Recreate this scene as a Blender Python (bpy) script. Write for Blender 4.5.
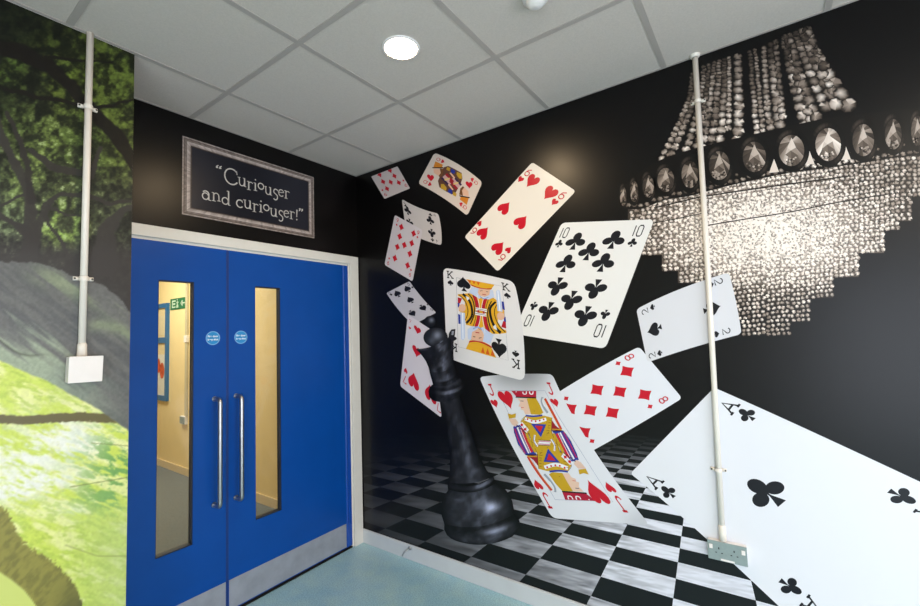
import bpy, bmesh, math, random
import numpy as np
from mathutils import Vector, Matrix

for o in list(bpy.data.objects):
    bpy.data.objects.remove(o, do_unlink=True)
SC = bpy.context.scene
COL = SC.collection
random.seed(7)
PI = math.pi
ROOM_H = 2.7476

# ------------------------------------------------------------------ camera
cam_d = bpy.data.cameras.new('camera')
cam = bpy.data.objects.new('camera', cam_d)
COL.objects.link(cam)
cr, cu, cf = (0.580027, -0.81386, -0.034648), (-0.033926, -0.066632, 0.997201), (0.81389, 0.577228, 0.066259)
cam.matrix_world = Matrix(((cr[0], cu[0], -cf[0], -2.2174), (cr[1], cu[1], -cf[1], -2.5208),
                           (cr[2], cu[2], -cf[2], 1.51506), (0, 0, 0, 1)))
cam_d.sensor_fit = 'HORIZONTAL'
cam_d.sensor_width = 36
cam_d.lens = 429.895 * 36 / 920
cam_d.clip_start = 0.05
SC.camera = cam

# ------------------------------------------------------------------ world, daylight and exposure
SC.view_settings.view_transform = 'Standard'
SC.view_settings.look = 'None'
SC.view_settings.gamma = 1
SC.view_settings.use_curve_mapping = False
SC.view_settings.exposure = 0.0
w = bpy.data.worlds.new('sky'); SC.world = w
w.use_nodes = True
w.node_tree.nodes['Background'].inputs[0].default_value = (0.55, 0.72, 1.0, 1)
w.node_tree.nodes['Background'].inputs[1].default_value = 1.0

def area(name, loc, rot, sx, sy, power, color):
    l = bpy.data.lights.new(name, 'AREA'); l.shape = 'RECTANGLE'; l.size = sx; l.size_y = sy
    l.energy = power; l.color = color
    o = bpy.data.objects.new(name, l); o.location = loc; o.rotation_euler = rot
    COL.objects.link(o)
    return o
# daylight through the two glazed openings behind the camera
area('side_daylight', (-4.68, -4.0, 1.15), (0, -PI / 2, 0), 2.0, 1.9, 80, (0.86, 0.91, 1.0))
area('rear_daylight', (-1.75, -5.48, 1.15), (PI / 2, 0, 0), 1.9, 2.0, 70, (0.97, 0.94, 1.0))
# corridor ceiling panel past the doors, then an unseen fill added to brighten the room
area('corridor_panel_light', (-0.9, 2.6, 2.70), (0, 0, 0), 0.6, 1.8, 70, (1.0, 0.93, 0.80))
area('room_fill_light', (-2.6, -3.9, 2.735), (0, 0, 0), 0.6, 0.6, 48, (1.0, 0.88, 0.70))

# ------------------------------------------------------------------ helpers
def lin(c):
    c = c / 255.0
    return c / 12.92 if c <= 0.04045 else ((c + 0.055) / 1.055) ** 2.4
def rgb(r, g, b): return (lin(r), lin(g), lin(b))

def mat(name, color, rough=0.5, metal=0.0, spec=0.5, var=0.04, scale=30.0, bump=0.0, bscale=200.0, emit=None, estr=0, trans=0.0, alpha=1.0):
    m = bpy.data.materials.new(name); m.use_nodes = True
    nt = m.node_tree; b = nt.nodes['Principled BSDF']
    tc = nt.nodes.new('ShaderNodeTexCoord'); n = nt.nodes.new('ShaderNodeTexNoise')
    n.inputs['Scale'].default_value = scale; n.inputs['Detail'].default_value = 4
    nt.links.new(tc.outputs['Object'], n.inputs['Vector'])
    r = nt.nodes.new('ShaderNodeValToRGB')
    r.color_ramp.elements[0].position = .3; r.color_ramp.elements[1].position = .7
    r.color_ramp.elements[0].color = tuple(c * (1 - var) for c in color) + (1,)
    r.color_ramp.elements[1].color = tuple(min(1, c * (1 + var)) for c in color) + (1,)
    nt.links.new(n.outputs['Fac'], r.inputs['Fac']); nt.links.new(r.outputs['Color'], b.inputs['Base Color'])
    b.inputs['Roughness'].default_value = rough; b.inputs['Metallic'].default_value = metal
    b.inputs['Specular IOR Level'].default_value = spec
    b.inputs['Transmission Weight'].default_value = trans
    if bump:
        n2 = nt.nodes.new('ShaderNodeTexNoise'); n2.inputs['Scale'].default_value = bscale
        nt.links.new(tc.outputs['Object'], n2.inputs['Vector'])
        bp = nt.nodes.new('ShaderNodeBump'); bp.inputs['Strength'].default_value = bump; bp.inputs['Distance'].default_value = .002
        nt.links.new(n2.outputs['Fac'], bp.inputs['Height']); nt.links.new(bp.outputs['Normal'], b.inputs['Normal'])
    if emit:
        b.inputs['Emission Color'].default_value = tuple(emit) + (1,); b.inputs['Emission Strength'].default_value = estr
    return m

PRINT_ROUGH = 0.32
def print_mat(name, rough=PRINT_ROUGH, spec=0.27):
    """satin wall vinyl: its pigment comes from the colour attribute of the printed shape"""
    m = bpy.data.materials.new(name); m.use_nodes = True
    nt = m.node_tree; b = nt.nodes['Principled BSDF']
    a = nt.nodes.new('ShaderNodeAttribute'); a.attribute_name = 'Col'
    nt.links.new(a.outputs['Color'], b.inputs['Base Color'])
    b.inputs['Roughness'].default_value = rough; b.inputs['Specular IOR Level'].default_value = spec
    return m

M_PRINT = print_mat('satin_vinyl_print')
M_BLACK = mat('black_wall_vinyl', rgb(7, 6, 7), PRINT_ROUGH, spec=.27, var=.12, scale=3)
M_CREAM = mat('cream_gloss_paint', rgb(224, 221, 213), .35, var=.02, bump=.08, bscale=90)
M_BLUE = mat('blue_door_laminate', rgb(0, 72, 156), .36, spec=.3, var=.05, scale=6, bump=.03, bscale=300)
M_BLUE2 = mat('blue_finger_guard', rgb(20, 74, 165), .22, var=.03)
M_STEEL = mat('brushed_steel', rgb(178, 180, 182), .32, metal=1, var=.08, scale=60)
M_KICK = mat('kick_plate_steel', rgb(164, 168, 178), .42, metal=.35, var=.10, scale=14)
M_DARK = mat('dark_gap', rgb(20, 22, 26), .6)
M_WHITE = mat('white_pvc', rgb(238, 232, 228), .35, var=.015)
M_SKIRT = mat('pale_skirting_vinyl', rgb(208, 212, 216), .4, var=.03, scale=8)
M_PLASTER = mat('plain_wall_paint', rgb(232, 228, 218), .7, var=.03, scale=4)
M_YELLOW = mat('corridor_cream_paint', rgb(240, 216, 160), .6, var=.03, scale=5)
M_BAR = mat('grid_bar_paint', rgb(178, 168, 161), .5, var=.02)
M_SCREW = mat('screw_dark', rgb(70, 66, 60), .5, metal=.6)
M_TUBE = mat('conduit_pvc', rgb(238, 229, 217), .3, var=.015)
M_SOCK = mat('grey_socket_plate', rgb(150, 164, 163), .4, metal=.3, var=.05, scale=60)
M_SIGN = mat('mandatory_sign_blue', rgb(30, 140, 205), .4, var=.02)
M_GREEN = mat('exit_sign_green', rgb(30, 110, 70), .5, var=.03)

def _link(o, parent):
    COL.objects.link(o)
    if parent is not None: o.parent = parent
    return o
def props(o, label=None, cat=None, group=None, kind=None):
    if label: o['label'] = label
    if cat: o['category'] = cat
    if group: o['group'] = group
    if kind: o['kind'] = kind
    return o
def thing(name, loc, label, cat, group=None, kind=None):
    o = bpy.data.objects.new(name, None); o.location = loc; o.empty_display_size = .05
    COL.objects.link(o); props(o, label, cat, group, kind)
    return o

class MB:
    """solid mesh builder in world metres"""
    def __init__(s): s.bm = bmesh.new()
    def box(s, x0, x1, y0, y1, z0, z1, bevel=0):
        r = bmesh.ops.create_cube(s.bm, size=1)
        for v in r['verts']:
            v.co = Vector(((x0 + x1) / 2 + v.co.x * (x1 - x0), (y0 + y1) / 2 + v.co.y * (y1 - y0), (z0 + z1) / 2 + v.co.z * (z1 - z0)))
        if bevel:
            es = list({e for v in r['verts'] for e in v.link_edges})
            bmesh.ops.bevel(s.bm, geom=es, offset=bevel, segments=2, affect='EDGES', profile=.5)
        return s
    def tube(s, pts, r, n=14, caps=True):
        pts = [Vector(p) for p in pts]; rings = []
        up0 = None
        for i, p in enumerate(pts):
            d = (pts[min(i + 1, len(pts) - 1)] - pts[max(i - 1, 0)]).normalized()
            a = d.orthogonal().normalized() if up0 is None else (up0 - d * up0.dot(d)).normalized()
            up0 = a; b = d.cross(a)
            rr = r[i] if isinstance(r, (list, tuple)) else r
            rings.append([s.bm.verts.new(p + (a * math.cos(t) + b * math.sin(t)) * rr) for t in [2 * PI * k / n for k in range(n)]])
        for A, B in zip(rings, rings[1:]):
            for k in range(n): s.bm.faces.new((A[k], A[(k + 1) % n], B[(k + 1) % n], B[k]))
        if caps:
            s.bm.faces.new(rings[0][::-1]); s.bm.faces.new(rings[-1])
        return s
    def lathe(s, prof, center, axis, n=32):
        """profile of (radius, height along axis) from a centre"""
        c = Vector(center); ax = Vector(axis).normalized(); a = ax.orthogonal().normalized(); b = ax.cross(a); rings = []
        for r, h in prof:
            rings.append([s.bm.verts.new(c + ax * h + (a * math.cos(t) + b * math.sin(t)) * max(r, 1e-5)) for t in [2 * PI * k / n for k in range(n)]])
        for A, B in zip(rings, rings[1:]):
            for k in range(n): s.bm.faces.new((A[k], A[(k + 1) % n], B[(k + 1) % n], B[k]))
        return s
    def build(s, name, m, parent=None, smooth=False):
        bmesh.ops.recalc_face_normals(s.bm, faces=s.bm.faces)
        me = bpy.data.meshes.new(name); s.bm.to_mesh(me); s.bm.free(); me.materials.append(m)
        if smooth:
            for p in me.polygons: p.use_smooth = True
        o = bpy.data.objects.new(name, me)
        if parent is not None:
            me.transform(Matrix.Translation(-parent_world(parent)))
        return _link(o, parent)
def parent_world(p):
    v = Vector((0, 0, 0))
    while p is not None:
        v += p.location; p = p.parent
    return v
def setorigin(o, loc):
    """move an unparented mesh object's origin to its place"""
    o.data.transform(Matrix.Translation(-Vector(loc))); o.location = loc
    return o

# smooth value noise
_rs = np.random.RandomState(3); _tab = _rs.rand(256, 256)
def vnoise(x, y):
    x = np.asarray(x, float); y = np.asarray(y, float)
    xi = np.floor(x).astype(int); yi = np.floor(y).astype(int); fx = x - xi; fy = y - yi
    fx = fx * fx * (3 - 2 * fx); fy = fy * fy * (3 - 2 * fy)
    g = lambda a, b: _tab[a % 256, b % 256]
    return (g(xi, yi) * (1 - fx) + g(xi + 1, yi) * fx) * (1 - fy) + (g(xi, yi + 1) * (1 - fx) + g(xi + 1, yi + 1) * fx) * fy
def fbm(x, y, o=4):
    s = 0; a = .5; t = 0
    for k in range(o):
        s = s + a * vnoise(x * 2 ** k + 17.3 * k, y * 2 ** k + 5.1 * k); t += a; a *= .55
    return s / t
def sstep(a, b, x):
    t = np.clip((np.asarray(x, float) - a) / (b - a), 0, 1); return t * t * (3 - 2 * t)

# ------------------------------------------------------------------ image pixels to wall coordinates
# Mural coordinates are pixels read off the image; these maps take a pixel to metres on the wall
# (right wall: distance from the corner, height; left and door walls: x, height).
PX_TO_WALL = {
 'right': np.array([[0.04487607, -0.00085484, -15.82664452], [0.01101639, -0.02966925, 12.07191608], [0.00796787, 0.00046604, 1.]]),
 'left': np.array([[0.00503836, -0.00012584, -1.96109022], [-0.00216911, -0.00334352, 2.73533688], [-0.00135118, 0.00011062, 1.]]),
 'door': np.array([[0.00542355, -0.00010331, -1.91274775], [-0.00219212, -0.00400574, 2.96549116], [-0.00135118, 0.00011062, 1.]])}
def pixel(wall, x, y):
    v = PX_TO_WALL[wall] @ np.array([x, y, 1.]); return (v[0] / v[2], v[1] / v[2])
def R(x, y): return pixel('right', x, y)
def D(x, y): return pixel('door', x, y)
INV = {k: np.linalg.inv(v) for k, v in PX_TO_WALL.items()}
def to_pixel(wall, a, b):
    M = INV[wall]; w_ = M[2, 0] * a + M[2, 1] * b + M[2, 2]
    return (M[0, 0] * a + M[0, 1] * b + M[0, 2]) / w_, (M[1, 0] * a + M[1, 1] * b + M[1, 2]) / w_
UNIT = 9e-5      # thickness of one vinyl / ink layer
def world(wall, a, b, lay):
    d = .0003 + lay * UNIT
    if wall == 'right': return (-d, -a, b)
    if wall == 'left': return (a, -.4 - d, b)
    return (a, -d, b)

class Ink:
    """flat printed shapes on a wall, in wall metres"""
    def __init__(s, wall='right'): s.wall = wall; s.v = []; s.f = []; s.c = []
    def poly(s, pts, col, lay):
        pts = [tuple(p) for p in pts]
        ar = sum(pts[i][0] * pts[(i + 1) % len(pts)][1] - pts[(i + 1) % len(pts)][0] * pts[i][1] for i in range(len(pts)))
        cs = list(col) if isinstance(col[0], (tuple, list)) else [col] * len(pts)
        if ar < 0: pts = pts[::-1]; cs = cs[::-1]
        n = len(s.v); s.v += [world(s.wall, p[0], p[1], lay) for p in pts]; s.c += cs
        s.f.append(tuple(range(n, n + len(pts))))
    def fan(s, center, rim, ccol, rcols, lay):
        n = len(rim)
        for i in range(n):
            s.poly([center, rim[i], rim[(i + 1) % n]], [ccol, rcols[i], rcols[(i + 1) % n]], lay)
    def build(s, name, parent=None, m=None):
        me = bpy.data.meshes.new(name)
        off = parent_world(parent) if parent is not None else Vector((0, 0, 0))
        me.from_pydata([tuple(Vector(p) - off) for p in s.v], [], s.f); me.update()
        at = me.color_attributes.new('Col', 'FLOAT_COLOR', 'POINT')
        arr = np.ones((len(s.v), 4), 'f'); arr[:, :3] = np.array(s.c, 'f').reshape(-1, 3)
        at.data.foreach_set('color', arr.ravel())
        me.materials.append(m or M_PRINT)
        return _link(bpy.data.objects.new(name, me), parent)

def ell(cx, cy, rx, ry, n=20, rot=0):
    c, s_ = math.cos(rot), math.sin(rot)
    return [(cx + rx * math.cos(t) * c - ry * math.sin(t) * s_, cy + rx * math.cos(t) * s_ + ry * math.sin(t) * c) for t in [2 * PI * k / n for k in range(n)]]
def ribbon(pts, w):
    """outline quads of a polyline in plane coordinates"""
    out = []
    ws = w if isinstance(w, (list, tuple)) else [w] * len(pts)
    L = []; Rr = []
    for i, p in enumerate(pts):
        a = pts[max(i - 1, 0)]; b = pts[min(i + 1, len(pts) - 1)]
        dx, dy = b[0] - a[0], b[1] - a[1]; l = math.hypot(dx, dy) or 1
        nx, ny = -dy / l * ws[i] / 2, dx / l * ws[i] / 2
        L.append((p[0] + nx, p[1] + ny)); Rr.append((p[0] - nx, p[1] - ny))
    for i in range(len(pts) - 1): out.append([L[i], L[i + 1], Rr[i + 1], Rr[i]])
    return out
def smoothline(pts, k=5):
    """Catmull-Rom"""
    P = [pts[0]] + list(pts) + [pts[-1]]; out = []
    for i in range(1, len(P) - 2):
        p0, p1, p2, p3 = P[i - 1], P[i], P[i + 1], P[i + 2]
        for j in range(k):
            t = j / k
            out.append(tuple(.5 * ((2 * p1[d]) + (-p0[d] + p2[d]) * t + (2 * p0[d] - 5 * p1[d] + 4 * p2[d] - p3[d]) * t * t + (-p0[d] + 3 * p1[d] - 3 * p2[d] + p3[d]) * t ** 3) for d in (0, 1)))
    out.append(tuple(pts[-1])); return out

# ------------------------------------------------------------------ room shell
def struct(name, mb, m, parent=None, label=None):
    o = mb.build(name, m, parent)
    if parent is None: o['kind'] = 'structure'
    if label: o['label'] = label
    return o

# floor: pale blue speckled sheet vinyl
mf = bpy.data.materials.new('speckled_blue_vinyl'); mf.use_nodes = True
nt = mf.node_tree; b = nt.nodes['Principled BSDF']
tc = nt.nodes.new('ShaderNodeTexCoord')
n1 = nt.nodes.new('ShaderNodeTexNoise'); n1.inputs['Scale'].default_value = 2.2; n1.inputs['Detail'].default_value = 3
n2 = nt.nodes.new('ShaderNodeTexNoise'); n2.inputs['Scale'].default_value = 130; n2.inputs['Detail'].default_value = 2
n3 = nt.nodes.new('ShaderNodeTexNoise'); n3.inputs['Scale'].default_value = 9; n3.inputs['Detail'].default_value = 5
for n in (n1, n2, n3): nt.links.new(tc.outputs['Object'], n.inputs['Vector'])
r1 = nt.nodes.new('ShaderNodeValToRGB'); r1.color_ramp.elements[0].position = .35; r1.color_ramp.elements[1].position = .7
r1.color_ramp.elements[0].color = rgb(164, 208, 224) + (1,); r1.color_ramp.elements[1].color = rgb(188, 222, 230) + (1,)
r2 = nt.nodes.new('ShaderNodeValToRGB'); r2.color_ramp.elements[0].position = .38; r2.color_ramp.elements[1].position = .62
r2.color_ramp.elements[0].color = (.78, .82, .84, 1); r2.color_ramp.elements[1].color = (1.12, 1.1, 1.05, 1)
r3 = nt.nodes.new('ShaderNodeValToRGB'); r3.color_ramp.elements[0].position = .4; r3.color_ramp.elements[1].position = .7
r3.color_ramp.elements[0].color = (.93, .96, 1, 1); r3.color_ramp.elements[1].color = (1.06, 1.03, .98, 1)
nt.links.new(n1.outputs['Fac'], r1.inputs['Fac']); nt.links.new(n2.outputs['Fac'], r2.inputs['Fac']); nt.links.new(n3.outputs['Fac'], r3.inputs['Fac'])
def mul(a, c):
    x = nt.nodes.new('ShaderNodeMixRGB'); x.blend_type = 'MULTIPLY'; x.inputs[0].default_value = 1
    nt.links.new(a, x.inputs[1]); nt.links.new(c, x.inputs[2]); return x.outputs[0]
nt.links.new(mul(mul(r1.outputs[0], r2.outputs[0]), r3.outputs[0]), b.inputs['Base Color'])
b.inputs['Roughness'].default_value = .35; b.inputs['Specular IOR Level'].default_value = .5
fl = struct('floor', MB().box(-4.7, 0.1, -5.5, 0.02, -.1, 0), mf, label='pale blue speckled vinyl floor')
# corridor floor
M_CARPET = mat('grey_corridor_carpet', rgb(112, 112, 108), .95, var=.22, scale=60, bump=.4, bscale=300, spec=.1)
struct('floor_corridor', MB().box(-2.6, 0.1, 0.02, 6.1, -.1, 0), M_CARPET, label='grey carpet floor of the corridor beyond the doors')

# ceiling: lay-in mineral tiles with a flush grid
mc = mat('mineral_ceiling_tile', rgb(208, 197, 188), .9, var=.05, scale=160, bump=.25, bscale=260, spec=.1)
ce = struct('ceiling', MB().box(-4.7, 0.1, -5.5, 0.13, ROOM_H, ROOM_H + .1), mc, label='pale suspended ceiling of square mineral tiles')
g = MB()
for k in range(-1, 9):
    y = -.402 - .6 * k
    if -5.4 < y < 0: g.box(-4.6, 0, y - .012, y + .012, ROOM_H - .0025, ROOM_H + .002)
for k in range(0, 8):
    x = -.5787 - .6 * k
    if x > -4.6: g.box(x - .012, x + .012, -5.4, 0, ROOM_H - .0028, ROOM_H + .002)
g.build('grid_bars', M_BAR, ce)['label'] = 'grey ceiling grid bars between tiles'
g = MB()
g.box(-.010, 0, -5.4, 0, ROOM_H - .0032, ROOM_H + .002); g.box(-1.565, 0, -.010, 0, ROOM_H - .0034, ROOM_H + .002); g.box(-4.6, -1.565, -.412, -.4, ROOM_H - .0034, ROOM_H + .002)
g.build('edge_trim', M_BAR, ce)

# walls
struct('wall_right', MB().box(0, .1, -5.5, 0, 0, ROOM_H), M_BLACK, label='right wall covered in black satin mural vinyl')
wb = MB()
wb.box(-1.565, 0, 0, .12, 2.105, ROOM_H); wb.box(-.006, 0, 0, .12, 0, 2.105); wb.box(-1.565, -1.56, 0, .12, 0, 2.105)
struct('wall_back', wb, M_BLACK, label='black wall over the blue double doors')
struct('wall_left', MB().box(-4.7, -1.565, -.4, .12, 0, ROOM_H), M_PLASTER, label='left wall carrying the woodland mural')
# far walls of the room behind the camera, with glazed openings
ws_ = MB(); ws_.box(-4.7, -4.6, -5.5, -4.95, 0, ROOM_H); ws_.box(-4.7, -4.6, -3.05, -.4, 0, ROOM_H); ws_.box(-4.7, -4.6, -4.95, -3.05, 2.15, ROOM_H); ws_.box(-4.7, -4.6, -4.95, -3.05, 0, .15)
struct('wall_side', ws_, M_PLASTER)
wr = MB(); wr.box(-4.6, -2.7, -5.5, -5.4, 0, ROOM_H); wr.box(-.8, 0, -5.5, -5.4, 0, ROOM_H); wr.box(-2.7, -.8, -5.5, -5.4, 2.15, ROOM_H); wr.box(-2.7, -.8, -5.5, -5.4, 0, .15)
struct('wall_rear', wr, M_PLASTER)
m1 = MB(); 
for y in (-4.95, -4.02, -3.1): m1.box(-4.66, -4.61, y, y + .05, .15, 2.15)
for z in (.15, 2.10): m1.box(-4.66, -4.61, -4.95, -3.05, z, z + .05)
struct('window_1', m1, M_WHITE)
m1 = MB()
for x in (-2.7, -1.78, -.85): m1.box(x, x + .05, -5.46, -5.41, .15, 2.15)
for z in (.15, 2.10): m1.box(-2.7, -.8, -5.46, -5.41, z, z + .05)
struct('window_2', m1, M_WHITE)
# corridor beyond the doors
CX = .014
struct('wall_corridor_right', MB().box(CX, CX + .1, .12, 6.1, 0, ROOM_H), M_YELLOW, label='pale yellow corridor wall seen through the door glass')
struct('wall_corridor_left', MB().box(-2.6, -2.5, .12, 6.1, 0, ROOM_H), M_YELLOW)
struct('wall_corridor_end', MB().box(-2.5, CX, 6.0, 6.1, 0, ROOM_H), M_YELLOW)
struct('wall_corridor_front', MB().box(-2.5, -1.565, .12, .22, 0, ROOM_H), M_YELLOW)
struct('ceiling_corridor', MB().box(-2.6, .1, .13, 6.1, ROOM_H, ROOM_H + .1), mc)
M_CSK = mat('corridor_skirting', rgb(214, 190, 140), .5)
struct('baseboard_corridor', MB().box(CX - .012, CX, .12, 6, 0, .08), M_CSK, label='cream skirting along the corridor wall')

# skirtings
bb = MB(); bb.box(-.010, 0, -5.4, -.012, 0, .094, .003); bb.box(-.006, 0, -5.4, -.012, .094, .098)
struct('baseboard_right', bb, M_SKIRT, label='pale grey skirting under the playing card mural')
struct('baseboard_left', MB().box(-4.6, -1.565, -.41, -.4, 0, .098, .003), M_SKIRT)

# ------------------------------------------------------------------ double doors
fr = MB()
fr.box(-.082, -.006, -.014, .10, 0, 2.108, .003); fr.box(-.095, -.078, .004, .10, 0, 2.050)        # right jamb and stop
fr.box(-1.56, -1.51, -.014, .10, 0, 2.108, .003)
fr.box(-1.512, -.080, -.014, .10, 2.048, 2.108, .003); fr.box(-1.512, -.09, .004, .10, 2.034, 2.050)
struct('trim_1', fr, M_CREAM, label='cream painted frame around the blue double doors')
struct('trim_2', MB().box(-1.51, -.095, .0, .10, 0, .006), M_DARK, label='dark strip for the shaded gap beneath the blue doors')  # near-black strip painted in for the shadow under the leaves

M_GLASS = bpy.data.materials.new('clear_door_glass'); M_GLASS.use_nodes = True
nt = M_GLASS.node_tree; b = nt.nodes['Principled BSDF']
b.inputs['Base Color'].default_value = (.93, .97, .95, 1); b.inputs['Roughness'].default_value = .03
gt = nt.nodes.new('ShaderNodeBsdfTransparent'); gt.inputs[0].default_value = (.93, .96, .94, 1)
gg = nt.nodes.new('ShaderNodeBsdfGlossy'); gg.inputs['Roughness'].default_value = .06
fz = nt.nodes.new('ShaderNodeFresnel'); fz.inputs[0].default_value = 1.45
mx = nt.nodes.new('ShaderNodeMixShader')
nt.links.new(fz.outputs[0], mx.inputs[0]); nt.links.new(gt.outputs[0], mx.inputs[1]); nt.links.new(gg.outputs[0], mx.inputs[2])
nt.links.new(mx.outputs[0], nt.nodes['Material Output'].inputs['Surface'])
nt.nodes.remove(b)

def door_leaf(name, x0, x1, wx0, wx1, hx, kx0, kx1, stx, label):
    z0, z1, wz0, wz1 = .018, 2.034, .450, 1.834
    T = thing(name, ((x0 + x1) / 2, .022, z0), label, 'door', None, 'structure')
    f, bk = .002, .046
    m = MB()
    m.box(x0, wx0, f, bk, z0, z1); m.box(wx1, x1, f, bk, z0, z1)
    m.box(wx0, wx1, f, bk, z0, wz0); m.box(wx0, wx1, f, bk, wz1, z1)
    m.build('leaf_panel', M_BLUE, T)
    gm = MB()     # dark glazing bead lining the opening
    t = .005
    gm.box(wx0, wx0 + t, .010, .040, wz0, wz1); gm.box(wx1 - t, wx1, .004, .040, wz0, wz1)
    gm.box(wx0, wx1, .004, .040, wz0, wz0 + t); gm.box(wx0, wx1, .004, .040, wz1 - t, wz1)
    gm.build('glazing_bead', mat('black_glazing_bead', rgb(22, 34, 56), .5), T)
    MB().box(wx0 + t, wx1 - t, .021, .027, wz0 + t, wz1 - t).build('vision_pane', M_GLASS, T)
    MB().box(kx0, kx1, .0004, f, z0 + .006, .183, .0003).build('kick_plate', M_KICK, T)
    # pull handle
    zt, zb, r = 1.19, .618, .0120
    pts = [(hx, .0, zt)] + [(hx, -.045 + 0, zt)]
    for k in range(1, 6):
        a = k / 6 * PI / 2
        pts.append((hx, -.045 - .02 * math.sin(a), zt - .02 * (1 - math.cos(a))))
    pts += [(hx, -.065, zt - .02)]
    low = [(x, y, zb + zt - z) for x, y, z in pts][::-1]
    h = MB().tube(pts + low, r, 16).build('pull_handle', M_STEEL, T, smooth=True)
    h['label'] = 'long brushed steel pull handle'
    for z in (zt, zb): MB().lathe([(0, -.002), (.0135, -.002), (.014, .0), (.014, .004)], (hx, 0, z), (0, 1, 0), 20).build('handle_rose', M_STEEL, h)
    # round fire door sticker
    sx, sz = stx, 1.5265
    st = MB().lathe([(0, -.0014), (.0385, -.0014), (.0385, 0)], (sx, .002, sz), (0, 1, 0), 36).build('safety_sticker', M_SIGN, T)
    st['label'] = 'round blue fire door keep shut sticker'
    MB().lathe([(.0385, -.0017), (.0335, -.0017)], (sx, .002, sz), (0, 1, 0), 36).build('sticker_rim', mat('pale_sticker_ring', rgb(120, 175, 225), .4), st)
    bmt = bmesh.new()
    for txt, dz in (('Fire door', .0055), ('keep shut', -.0125)):
        cu_ = bpy.data.curves.new('t', 'FONT'); cu_.body = txt; cu_.size = .0145; cu_.align_x = 'CENTER'; cu_.offset = .0006
        to = bpy.data.objects.new('t', cu_); COL.objects.link(to)
        bpy.context.view_layer.update()
        me = to.to_mesh()
        me2 = me.copy(); to.to_mesh_clear(); bpy.data.objects.remove(to, do_unlink=True)
        me2.transform(Matrix.Translation((sx, .0004, sz + dz)) @ Matrix.Rotation(PI / 2, 4, 'X'))
        bmt.from_mesh(me2); bpy.data.meshes.remove(me2)
    mbt = MB(); mbt.bm.free(); mbt.bm = bmt
    mbt.build('sticker_lettering', mat('sticker_white', rgb(240, 245, 250), .5), st)
    return T
dl = door_leaf('door_1', -1.508, -.9785, -1.324, -1.155, -1.048, -1.47, -.985, -1.057, 'narrow left leaf of the blue double doors with tall glass slot')
dr = door_leaf('door_2', -.975, -.098, -.812, -.646, -.930, -.967, -.150, -.900, 'wide right leaf of the blue double doors with tall glass slot')
MB().box(-.984, -.9705, -.0005, .004, .03, 2.03, .001).build('meeting_strip', mat('dark_blue_meeting_edge', rgb(8, 50, 120), .4), dr)
gs = MB().tube([(-.137, .004, .02), (-.137, .004, 2.03)], .009, 14); gs.box(-.135, -.099, -.001, .003, .02, 2.03)
gs.build('finger_guard', M_BLUE2, dr, smooth=False)['label'] = 'glossy blue finger guard strip at the hinge side'

# ------------------------------------------------------------------ corridor things
nb = thing('notice_board', (CX, 3.7, .80), 'blue framed notice board on corridor wall behind the left door glass', 'notice board')
m = MB(); y0, y1, z0, z1 = 3.43, 4.5, .80, 1.99
m.box(CX - .03, CX, y0, y0 + .055, z0, z1); m.box(CX - .03, CX, y1 - .055, y1, z0, z1); m.box(CX - .03, CX, y0 + .055, y1 - .055, z0, z0 + .06); m.box(CX - .03, CX, y0 + .055, y1 - .055, z1 - .055, z1); m.box(CX - .028, CX, y0 + .055, y1 - .055, 1.50, 1.57)
m.build('frame', mat('blue_board_frame', rgb(40, 105, 160), .4), nb)
MB().box(CX - .012, CX - .001, y0 + .05, y1 - .05, z0 + .05, z1 - .05).build('backing', mat('board_backing', rgb(225, 205, 160), .8), nb)
MB().box(CX - .0145, CX - .012, 3.50, 3.95, .86, 1.36).build('poster', mat('white_poster', rgb(225, 222, 215), .6), nb)
fig = MB()
for (yy, zz, ry_, rz_) in ((3.60, 1.16, .07, .10), (3.70, 1.22, .05, .09), (3.78, 1.12, .06, .07)):
    fig.lathe([(0, 0), (1, 0)], (CX - .0155, yy, zz), (1, 0, 0), 14)
    for v in fig.bm.verts[-28:]: pass
    fig.bm.verts.ensure_lookup_table()
    for v in list(fig.bm.verts)[-28:]:
        v.co.y = yy + (v.co.y - yy) * ry_; v.co.z = zz + (v.co.z - zz) * rz_
fig.build('orange_picture', mat('orange_ink', rgb(205, 84, 40), .6, var=.4, scale=20), nb)
MB().box(CX - .016, CX - .0145, 3.52, 3.72, 1.60, 1.84).build('notice_sheet', mat('paper_sheet', rgb(220, 205, 170), .7), nb)

ex = thing('exit_sign', (CX, 3.17, 1.90), 'green and white fire exit sign high on corridor wall', 'sign')
MB().box(CX - .006, CX, 2.96, 3.40, 1.897, 2.032, .001).build('plate', M_GREEN, ex)
M_SW = mat('exit_sign_white', rgb(205, 225, 205), .5)
e = MB()
def ebox(y0, y1, z0, z1): e.box(CX - .0085, CX - .006, 6.36 - y1, 6.36 - y0, z0, z1)
ebox(3.02, 3.10, 1.955, 1.975); ebox(3.015, 3.03, 1.92, 2.01); ebox(3.03, 3.11, 1.993, 2.01); ebox(3.03, 3.11, 1.92, 1.935)   # doorway
e.build('doorway_symbol', M_SW, ex)
e = MB()
ebox(3.15, 3.17, 1.95, 1.995); ebox(3.135, 3.19, 1.975, 1.985); ebox(3.14, 3.155, 1.915, 1.95); ebox(3.165, 3.185, 1.92, 1.95)
e.lathe([(0, 0), (.011, 0)], (CX - .0087, 3.20, 2.011), (1, 0, 0), 12)
e.build('running_figure', M_SW, ex)
e = MB()
ebox(3.25, 3.36, 1.957, 1.973)
for q in range(6):
    ebox(3.25 + q * .008, 3.258 + q * .008, 1.965 - .006 * (q + 1), 1.965 + .006 * (q + 1))
e.build('arrow', M_SW, ex)
cc = thing('corridor_conduit', (CX, 2.93, .6), 'thin cream conduit down corridor wall beside the exit sign', 'conduit')
M_CC = mat('corridor_conduit_paint', rgb(196, 184, 152), .4)
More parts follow.
